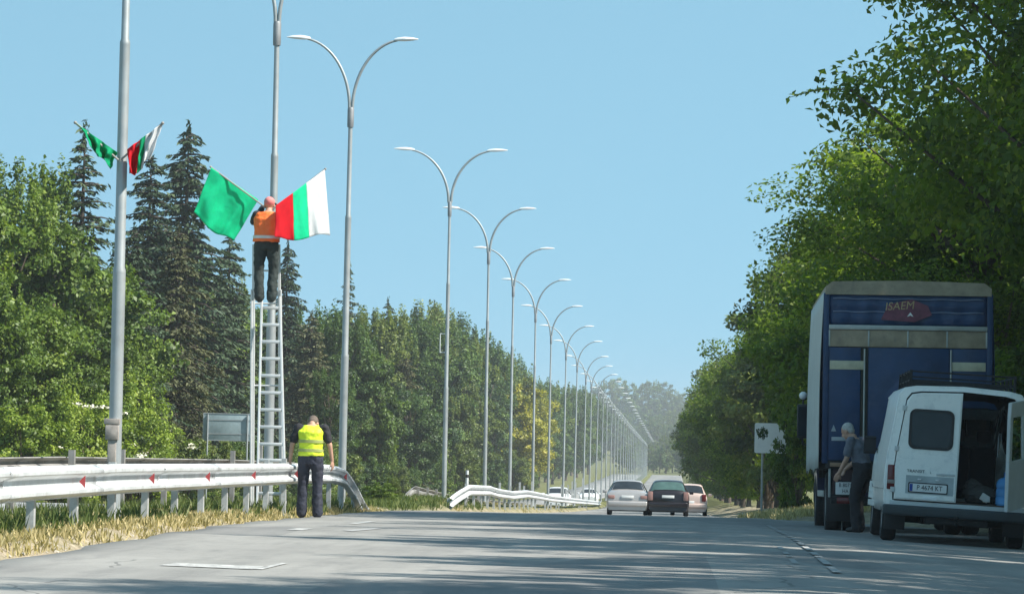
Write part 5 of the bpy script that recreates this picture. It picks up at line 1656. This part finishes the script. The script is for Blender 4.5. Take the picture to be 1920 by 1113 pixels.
# corner posts, header and roof
for s in (-1, 1):
    tp('corner_post', s * BW - 0.045, s * BW + 0.045, ZB - 0.05, 3.68, M_BLUE2, -0.035, 0.06)
bm = BM()
prof_ = [(-1.27, 3.66), (-1.27, 3.78), (-1.16, 3.86), (0, 3.885), (1.16, 3.86), (1.27, 3.78), (1.27, 3.66)]
prism(bm, prof_, -0.05, BL); obj('roof_tarp', bm, M_TAN, truck)
rows_ = []
for k in range(41):
    x = -1.20 + 2.4 * k / 40
    rows_.append([(x, -0.014 + 0.012 * math.sin(k * 1.1 + 2 * v) * (0.3 + v) + 0.010 * math.sin(v * 14), 3.655 - (3.655 - 3.20) * v) for v in [j / 12 for j in range(13)]])
up = obj('upper_tarp', grid_mesh(rows_), M_BLUE, truck)
md = up.modifiers.new('thickness', 'SOLIDIFY'); md.thickness = 0.006
for zz in (3.60, 3.40):
    rows_ = [[(-1.15 + 2.3 * k / 40, -0.034 + 0.012 * math.sin(k * 1.1 + 2 * v) * (0.3 + v) + 0.010 * math.sin(v * 14) - 0.004, zz + dz + 0.006 * math.sin(k * 0.7)) for dz, v in ((0.009, (3.655 - zz) / 0.455), (-0.009, (3.655 - zz) / 0.455))] for k in range(41)]
    m_ = obj('seam', grid_mesh(rows_), pmat('seam_pale_blue', (0.16, 0.20, 0.30), 0.6), up)
    md = m_.modifiers.new('thickness', 'SOLIDIFY'); md.thickness = 0.003
# faded print: maroon ground, gold word, white mark
bm = BM(); prism(bm, [(-0.42, 3.28), (-0.30, 3.52), (0.05, 3.60), (0.30, 3.50), (0.36, 3.36), (0.10, 3.25)], -0.058, -0.054); obj('print_ground', bm, M_PURP, up)
me = text_mesh('ISAEM', 0.17, 0.002, 0.2); t_ = obj('lettering', me, M_GOLD, up); t_.location = (-0.14, -0.062, 3.49); t_.rotation_euler = (0, R(-4), 0)
bm = BM(); prism(bm, [(-0.02, 3.33), (0.03, 3.40), (0.08, 3.33), (0.03, 3.35)], -0.064, -0.059); obj('print_mark', bm, M_SIGNW, up)
tp('rail_strip', -1.21, 1.21, 3.125, 3.195, M_FRAME, -0.05, 0.02)
tp('tan_board', -1.205, 1.205, 2.86, 3.12, pmat('dusty_tan_board', (0.32, 0.26, 0.18), 0.7, 0, 0.3, 3, dirt=(0.13, 0.12, 0.11)), -0.028, 0.02)
for k in range(5):
    tp('board_rib', -1.2 + 0.6 * k - 0.012, -1.2 + 0.6 * k + 0.012, 2.865, 3.115, M_FRAME, -0.036, -0.024, 0.003)
tp('rear_panel', -1.205, -0.72, 1.12, 2.85, M_BLUE, -0.020, 0.02)
tp('panel_gap', -0.715, -0.605, 1.12, 2.85, pmat('dark_olive_gap', (0.025, 0.030, 0.022), 0.7), 0.0, 0.02, 0.0)
tp('rear_panel', -0.60, 0.63, 1.12, 2.85, M_BLUE, -0.024, 0.02)
tp('rear_panel', 0.64, 1.205, 1.12, 2.85, M_BLUE, -0.020, 0.02)
tp('stripe', -1.19, -0.665, 2.51, 2.645, M_STRIPE, -0.030, -0.021, 0.003)
tp('stripe', 0.655, 1.19, 2.51, 2.645, M_STRIPE, -0.030, -0.021, 0.003)
tp('stripe', -1.15, -0.80, 1.415, 1.475, pmat('grey_sticker', (0.34, 0.38, 0.40), 0.5), -0.028, -0.021, 0.002)
bm = BM(); prism(bm, [(-1.16, 1.56), (-1.08, 1.56), (-1.12, 1.66)], -0.026, -0.0205); obj('small_decal', bm, pmat('grey_sticker', (0.34, 0.38, 0.40), 0.5), truck)
for s in (-0.66, 0.66):
    b_ = BM(); tube(b_, [(s, -0.045, 1.15), (s, -0.045, 2.83)], 0.014, 7); obj('lock_rod', b_, M_FRAME, truck)
# side curtain on the left with a loose hem, plain blue one on the right
for s, mt, nm in ((-1, M_TARP, 'side_curtain'), (1, M_BLUE, 'side_curtain')):
    rows_ = []
    for k in range(60):
        y = BL * k / 59
        row = []
        for j in range(13):
            v = j / 12
            bulge = 0.035 + 0.045 * math.sin(v * 3.0) + 0.012 * math.sin(y * 7) * v
            zz = 3.70 - (3.70 - (0.98 + 0.05 * math.sin(y * 2.1) + 0.04 * math.sin(y * 5))) * v
            row.append((s * (BW + bulge + 0.05 * (v ** 3)), y, zz))
        rows_.append(row)
    m_ = obj(nm, grid_mesh(rows_), mt, truck)
    md = m_.modifiers.new('thickness', 'SOLIDIFY'); md.thickness = 0.008
    for k in range(9):
        y = 0.35 + k * 0.68
        b_ = BM(); box(b_, s * 1.335 - 0.004, s * 1.335 + 0.004, y - 0.025, y + 0.025, 0.92, 1.45, 0.002); obj('buckle_strap', b_, M_BLACK, m_)
tp('load_floor', -1.24, 1.24, 0.99, 1.11, M_CHASSIS, -0.03, BL)
tp('front_wall', -1.24, 1.24, 1.11, 3.68, M_BLUE2, BL - 0.05, BL)
# tail: bumper bar, lamps, plate, mud flaps
tp('under_run_bar', -1.15, 1.15, 0.45, 0.56, M_CHASSIS, -0.02, 0.08, 0.015)
tp('wooden_batten', -1.17, -0.70, 1.02, 1.08, pmat('old_timber', (0.30, 0.19, 0.12), 0.8, 0, 0.3, 10), -0.10, -0.03)
tp('tail_plate', -1.12, -0.62, 0.60, 0.98, pmat('dark_maroon_metal', (0.05, 0.022, 0.025), 0.7), -0.01, 0.03)
plate(truck, -0.93, -0.04, 0.69, 0.30, 0.19, '', False, 0.082, two=['B 8071', 'HA'])
for s in (-1, 1):
    tl = tp('tail_lamp', s * 0.86 - 0.2, s * 0.86 + 0.2, 0.455, 0.555, M_TAIL, -0.045, -0.021, 0.01)
    tp('mud_flap', s * 0.93 - 0.26, s * 0.93 + 0.26, 0.18, 0.62, M_BLACK, 0.62, 0.65, 0.01)
    tp('side_guard', s * 1.18 - 0.02, s * 1.18 + 0.02, 0.55, 0.65, M_FRAME, 2.0, 4.6, 0.01)
    tp('hem_bracket', s * 1.17 - 0.018, s * 1.17 + 0.018, 0.55, 1.0, M_FRAME, 0.0, 0.05, 0.006)
for s in (-0.42, 0.42):
    tp('chassis_beam', s - 0.04, s + 0.04, 0.62, 0.86, M_CHASSIS, 0.1, 8.0, 0.006)
for y in (0.5, 2.2, 3.8, 5.4):
    tp('cross_member', -1.15, 1.15, 0.86, 0.985, M_CHASSIS, y, y + 0.08, 0.006)
tp('axle', -0.9, 0.9, 0.42, 0.56, M_CHASSIS, 1.10, 1.24, 0.04)
for s in (-1, 1):
    wheel(truck, s * 1.07, 1.17, 0.47, 0.25, s)
    wheel(truck, s * 0.79, 1.17, 0.47, 0.25, s)
    wheel(truck, s * 1.03, 6.9, 0.47, 0.26, s)
# cab
bm = BM()
cab = [(-1.14, 0.55), (-1.17, 1.2), (-1.15, 1.75), (-1.06, 2.70), (-0.9, 2.82), (0.9, 2.82), (1.06, 2.70), (1.15, 1.75), (1.17, 1.2), (1.14, 0.55)]
A_ = []
for y, f, top in ((6.25, 1.0, 1.0), (7.5, 1.0, 1.0), (7.95, 0.98, 0.985), (8.05, 0.95, 0.80)):
    A_.append([bm.verts.new((x * f, y, 0.55 + (z - 0.55) * top)) for x, z in cab])
for a, b_ in zip(A_, A_[1:]):
    for k in range(len(cab)):
        bm.faces.new((a[k], a[(k + 1) % 10], b_[(k + 1) % 10], b_[k]))
bm.faces.new(A_[0][::-1]); bm.faces.new(A_[-1])
cb = obj('cab', bm, pmat('cab_dark_blue', (0.03, 0.035, 0.10), 0.35, 0, 0.15, 2, coat=0.3), truck)
for s in (-1, 1):
    bm = BM(); q = [(s * 1.166, 6.55, 1.80), (s * 1.166, 7.7, 1.80), (s * 1.085, 7.55, 2.55), (s * 1.085, 6.55, 2.55)]
    vs = [bm.verts.new(p_) for p_ in q] + [bm.verts.new((p_[0] - s * 0.02, p_[1], p_[2])) for p_ in q]
    bm.faces.new(vs[:4]); bm.faces.new(vs[4:][::-1])
    for k in range(4):
        bm.faces.new((vs[k], vs[4 + k], vs[4 + (k + 1) % 4], vs[(k + 1) % 4]))
    obj('window', bm, M_GLASS, cb)
    bm = BM(); box(bm, s * 1.36 - 0.10, s * 1.36 + 0.10, 7.86, 7.96, 1.55, 2.15, 0.03); mr = obj('mirror', bm, M_BLACK, cb)
    bm = BM(); tube(bm, [(s * 1.12, 7.9, 2.3), (s * 1.36, 7.9, 2.22), (s * 1.36, 7.9, 1.45), (s * 1.13, 7.9, 1.4)], 0.018, 6); obj('mirror_bracket', bm, M_BLACK, mr)
    bm = BM(); box(bm, s * 1.36 - 0.08, s * 1.36 + 0.08, 7.85, 7.86, 1.60, 2.10, 0.0); obj('mirror_glass', bm, M_GLASS, mr)
bm = BM(); box(bm, -1.0, 1.0, 7.965, 8.00, 1.75, 2.55, 0.02); obj('windscreen', bm, M_GLASS, cb)
bm = BM(); box(bm, -1.15, 1.15, 7.8, 8.14, 0.42, 0.80, 0.04); obj('bumper', bm, M_CHASSIS, cb)
bm = BM(); ball(bm, Vector((-1.36, 7.88, 2.30)), 0.07, 0.07, 0.07); obj('marker_lamp', bm, M_SIGNW, cb)

# man leaning at the tail of the truck
dM = 53.35
pm = P(1600, 1000, dM)
lean_ = dict(pelvis=(0, -0.06, 0.95), chest=(0.0, 0.05, 1.31), neck=(0, 0.12, 1.43), head=(0.0, 0.215, 1.51), tilt=R(30), hyaw=0.0,
             sh_l=(-0.19, 0.07, 1.37), el_l=(-0.22, 0.12, 1.10), wr_l=(-0.18, 0.26, 0.88),
             sh_r=(0.19, 0.07, 1.37), el_r=(0.22, 0.14, 1.10), wr_r=(0.15, 0.32, 0.93),
             hip_l=(-0.095, -0.05, 0.92), kn_l=(-0.12, 0.03, 0.50), an_l=(-0.14, -0.03, 0.095), hip_r=(0.095, -0.05, 0.92), kn_r=(0.12, 0.08, 0.50), an_r=(0.14, 0.06, 0.095))
person('grey-haired man in dark clothes leaning at the back of the truck', (pm.x + 0.08, dM, zpave(pm.x, dM)), R(62), lean_, dict(trousers=BLKSHIRT, shirt=GREYSHIRT, hair=HAIR_G))

# ------------------------------------------------------------------ cars
def car(name, label, loc, yaw, paint, st, wheels, rear_glass, screen, side, lamps, plate_z, glass=None, width=1.0, extra=None, group=None, pitch=0.0):
    o = thing(name, label, 'car', loc, (pitch, 0, yaw), group)
    glass = glass or M_GLASS
    def sec(y):
        Y = [s[0] for s in st]
        w, belt, wr, zt = [float(np.interp(y, Y, [s[i] for s in st])) for i in (1, 2, 3, 4)]
        w *= width; wr *= width
        return [(w * 0.90, 0.20), (w * 0.98, 0.34), (w, 0.55), (w * 0.995, belt - 0.10), (w * 0.965, belt), (wr + 0.015, zt - 0.065), (wr - 0.06, zt - 0.012), (wr * 0.5, zt + 0.01), (0, zt + 0.018)]
    bm = BM()
    yy = sorted(set([s[0] for s in st] + [st[0][0] + (st[-1][0] - st[0][0]) * k / 30 for k in range(31)]))
    gr = []
    for y in yy:
        s = sec(y)
        gr.append([bm.verts.new((-a, y, z)) for a, z in s] + [bm.verts.new((a, y, z)) for a, z in s[:-1][::-1]])
    for a, b_ in zip(gr, gr[1:]):
        for k in range(len(a) - 1):
            bm.faces.new((a[k], b_[k], b_[k + 1], a[k + 1]))
        bm.faces.new((a[0], a[-1], b_[-1], b_[0]))
    bm.faces.new(gr[0]); bm.faces.new(gr[-1][::-1])
    body = obj('body', bm, paint, o, smooth=38)
    def patch(nm, y0, y1, i0, i1, f0, f1, sgn, mt, n=6, parent=body):
        """window lying on the body between section points i0 (f0) and i1 (f1)"""
        rows_ = []
        for k in range(n + 1):
            y = y0 + (y1 - y0) * k / n
            s = sec(y)
            row = []
            for q in range(7):
                t = f0 + (f1 - f0) * q / 6 + i0 if True else 0
                j = min(int(t), len(s) - 2)
                fr = t - j
                a, z = s[j][0] + (s[j + 1][0] - s[j][0]) * fr, s[j][1] + (s[j + 1][1] - s[j][1]) * fr
                row.append((sgn * (a + 0.008), y, z + 0.006))
            rows_.append(row)
        return obj(nm, grid_mesh(rows_), mt, parent)
    for sgn in (-1, 1):
        for (ya, yb) in side:
            patch('side_window', ya, yb, 4, 5, 0.10, 0.92, sgn, glass)
    for nm, (ya, yb) in (('rear_window', rear_glass), ('windscreen', screen)):
        rows_ = []
        for k in range(7):
            y = ya + (yb - ya) * k / 6
            s = sec(y)
            h_ = s[5][0] * 0.98
            rows_.append([(x * h_, y - (0.012 if nm == 'rear_window' else -0.012), float(np.interp(abs(x) * h_, [q[0] for q in s[:4:-1]], [q[1] for q in s[:4:-1]])) + 0.012) for x in (-1, -.8, -.5, 0, .5, .8, 1)])
        obj(nm, grid_mesh(rows_), glass, body)
    s0 = sec(0.05)
    for sgn in (-1, 1):
        for (x0, x1, z0, z1, mt) in lamps:
            b_ = BM(); box(b_, sgn * x0 if sgn > 0 else -x1, sgn * x1 if sgn > 0 else -x0, -0.03, 0.10, z0, z1, 0.02); obj('tail_lamp', b_, mt, o)
        b_ = BM(); box(b_, sgn * (0.88 * width) - (0 if sgn > 0 else 0.17), sgn * (0.88 * width) + (0.17 if sgn > 0 else 0), st[-1][0] - 1.55, st[-1][0] - 1.46, 0.90, 1.03, 0.03); obj('mirror', b_, paint, o)
        for y in wheels:
            wheel(o, sgn * 0.74 * width, y, 0.305, 0.19, sgn)
    b_ = BM(); box(b_, -0.25, 0.25, -0.035, -0.012, plate_z - 0.055, plate_z + 0.055, 0.006); obj('number_plate', b_, M_PLATE, o)
    b_ = BM(); box(b_, -0.80 * width, 0.80 * width, -0.085, 0.18, 0.36, 0.56, 0.05, 3); obj('bumper', b_, extra or paint, o)
    b_ = BM(); box(b_, -0.70 * width, 0.70 * width, 0.15, st[-1][0] - 0.2, 0.16, 0.26, 0.02); box(b_, -0.45, -0.3, 0.02, 0.3, 0.2, 0.26); obj('underbody', b_, M_CHASSIS, o)
    return o
SED = [(0.0, .80, .74, .70, .80), (0.05, .84, .84, .76, .93), (0.30, .86, .88, .76, .975), (0.60, .87, .89, .72, 1.0), (1.20, .87, .90, .565, 1.38), (1.5, .875, .90, .57, 1.42), (2.2, .875, .90, .58, 1.42), (2.75, .87, .89, .57, 1.37), (3.40, .86, .88, .72, .98), (4.1, .83, .80, .70, .88), (4.42, .74, .60, .60, .68)]
WAG = [(0.0, .80, .78, .70, .86), (0.05, .85, .86, .72, .96), (0.22, .86, .90, .66, 1.15), (0.50, .865, .90, .575, 1.40), (0.8, .87, .90, .575, 1.45), (2.0, .87, .90, .585, 1.46), (2.55, .87, .89, .57, 1.40), (3.25, .86, .88, .72, .98), (3.95, .83, .80, .70, .87), (4.22, .74, .60, .60, .66)]
HAT = [(0.0, .78, .78, .68, .86), (0.05, .82, .86, .70, .96), (0.18, .83, .90, .64, 1.15), (0.42, .835, .90, .57, 1.38), (0.7, .84, .90, .57, 1.44), (1.7, .84, .90, .58, 1.45), (2.2, .84, .89, .56, 1.38), (2.85, .83, .88, .70, .98), (3.4, .80, .80, .68, .87), (3.65, .72, .60, .58, .66)]
P_SIL = pmat('car_silver_paint', (0.43, 0.41, 0.40), 0.35, 0.3, 0.05, 2, coat=0.4)
P_BUR = pmat('car_burgundy_paint', (0.014, 0.008, 0.010), 0.35, 0.1, 0.1, 2, coat=0.4)
P_PNK = pmat('car_pale_pink_paint', (0.54, 0.42, 0.37), 0.4, 0.0, 0.06, 2, coat=0.3)
P_WHT = pmat('car_white_paint', (0.78, 0.79, 0.80), 0.35, 0.0, 0.04, 2, coat=0.3)
LAMP_P = pmat('tail_lamp_pale', (0.30, 0.17, 0.15), 0.3, 0, 0.1, 10)
def car_at(px, py_bottom, d):
    p = P(px, py_bottom, d)
    return Vector((p.x, d, zroad(d) - 0.0))
def slope_at(d):
    return math.atan2(zroad(d + 4) - zroad(d), 4)
car('car', 'silver saloon car driving away, left of the burgundy estate', car_at(1176, 963, 143), R(0.5), P_SIL, SED, (0.85, 3.45), (0.66, 1.16), (2.80, 3.36), ((0.95, 1.75), (1.85, 2.95)), ((0.52, 0.80, 0.66, 0.80, LAMP_P),), 0.74, pitch=slope_at(143))
car('car', 'dark burgundy estate car between the silver and pink cars', car_at(1252, 966, 143), R(0.2), P_BUR, WAG, (0.75, 3.25), (0.12, 0.46), (2.60, 3.2), ((0.70, 1.45), (1.55, 2.80)), ((0.62, 0.82, 0.62, 0.98, LAMP_P),), 0.78, extra=P_BUR, pitch=slope_at(143), glass=glass_mat('green_grey_glass', (0.05, 0.09, 0.085), 0.08))
car('car', 'pale pink small car half hidden behind the burgundy estate', car_at(1291, 966, 160), R(-0.3), P_PNK, HAT, (0.65, 2.85), (0.10, 0.40), (2.25, 2.8), ((0.60, 1.30), (1.40, 2.45)), ((0.58, 0.78, 0.66, 0.98, M_TAIL),), 0.62, pitch=slope_at(160))
for px, d, lab in ((1045, 232, 'white car on the opposite carriageway behind the second guard rail'), (1104, 318, 'second, farther white car on the opposite carriageway')):
    x = P(px, 920, d).x
    z = zroad(d) - 0.02
    car('car', lab, (x, d + 4.2, z), R(180), P_WHT, SED, (0.85, 3.45), (0.66, 1.16), (2.80, 3.36), ((0.95, 1.75), (1.85, 2.95)), ((0.52, 0.80, 0.66, 0.80, LAMP_P),), 0.6, pitch=-slope_at(d))

# ------------------------------------------------------------------ stones at the road edge
g_ = np.random.default_rng(9)
bm = BM()
for k in range(900):
    d = 24 + 50 * g_.random() ** 1.2
    x = edge_l(d) - abs(g_.normal()) * 0.16 + 0.05
    r_ = 0.012 + 0.022 * g_.random() ** 2
    bmesh.ops.create_icosphere(bm, subdivisions=1, radius=r_, matrix=Matrix.Translation((x, d, max(zterr(x, d), zpave(x, d) - 0.05 if x > edge_l(d) else -9) + r_ * 0.2)) @ Matrix.Rotation(g_.random() * 6, 4, 'Z') @ Matrix.Diagonal((1, 1.3, 0.6, 1)))
o = obj('gravel', bm, pmat('gravel_stone', (0.40, 0.36, 0.30), 0.9, 0, 0.35, 30))
tag(o, 'loose gravel along the left edge of the road', 'gravel', kind='stuff')

# ------------------------------------------------------------------ haze
m = bpy.data.materials.new('summer_haze')
m.use_nodes = True
nt = m.node_tree
nt.nodes.remove(nt.nodes['Principled BSDF'])
pv = nt.nodes.new('ShaderNodeVolumePrincipled')
pv.inputs['Color'].default_value = (0.88, 0.92, 0.94, 1)
pv.inputs['Density'].default_value = 0.00031
pv.inputs['Anisotropy'].default_value = 0.2
nt.links.new(pv.outputs[0], nt.nodes['Material Output'].inputs['Volume'])
bm = BM(); box(bm, -2600, 2600, -60, 4300, -14.0, 24.0)
hz = obj('haze', bm, m, smooth=0)
tag(hz, 'thin bluish summer haze over the road', 'haze', kind='stuff')
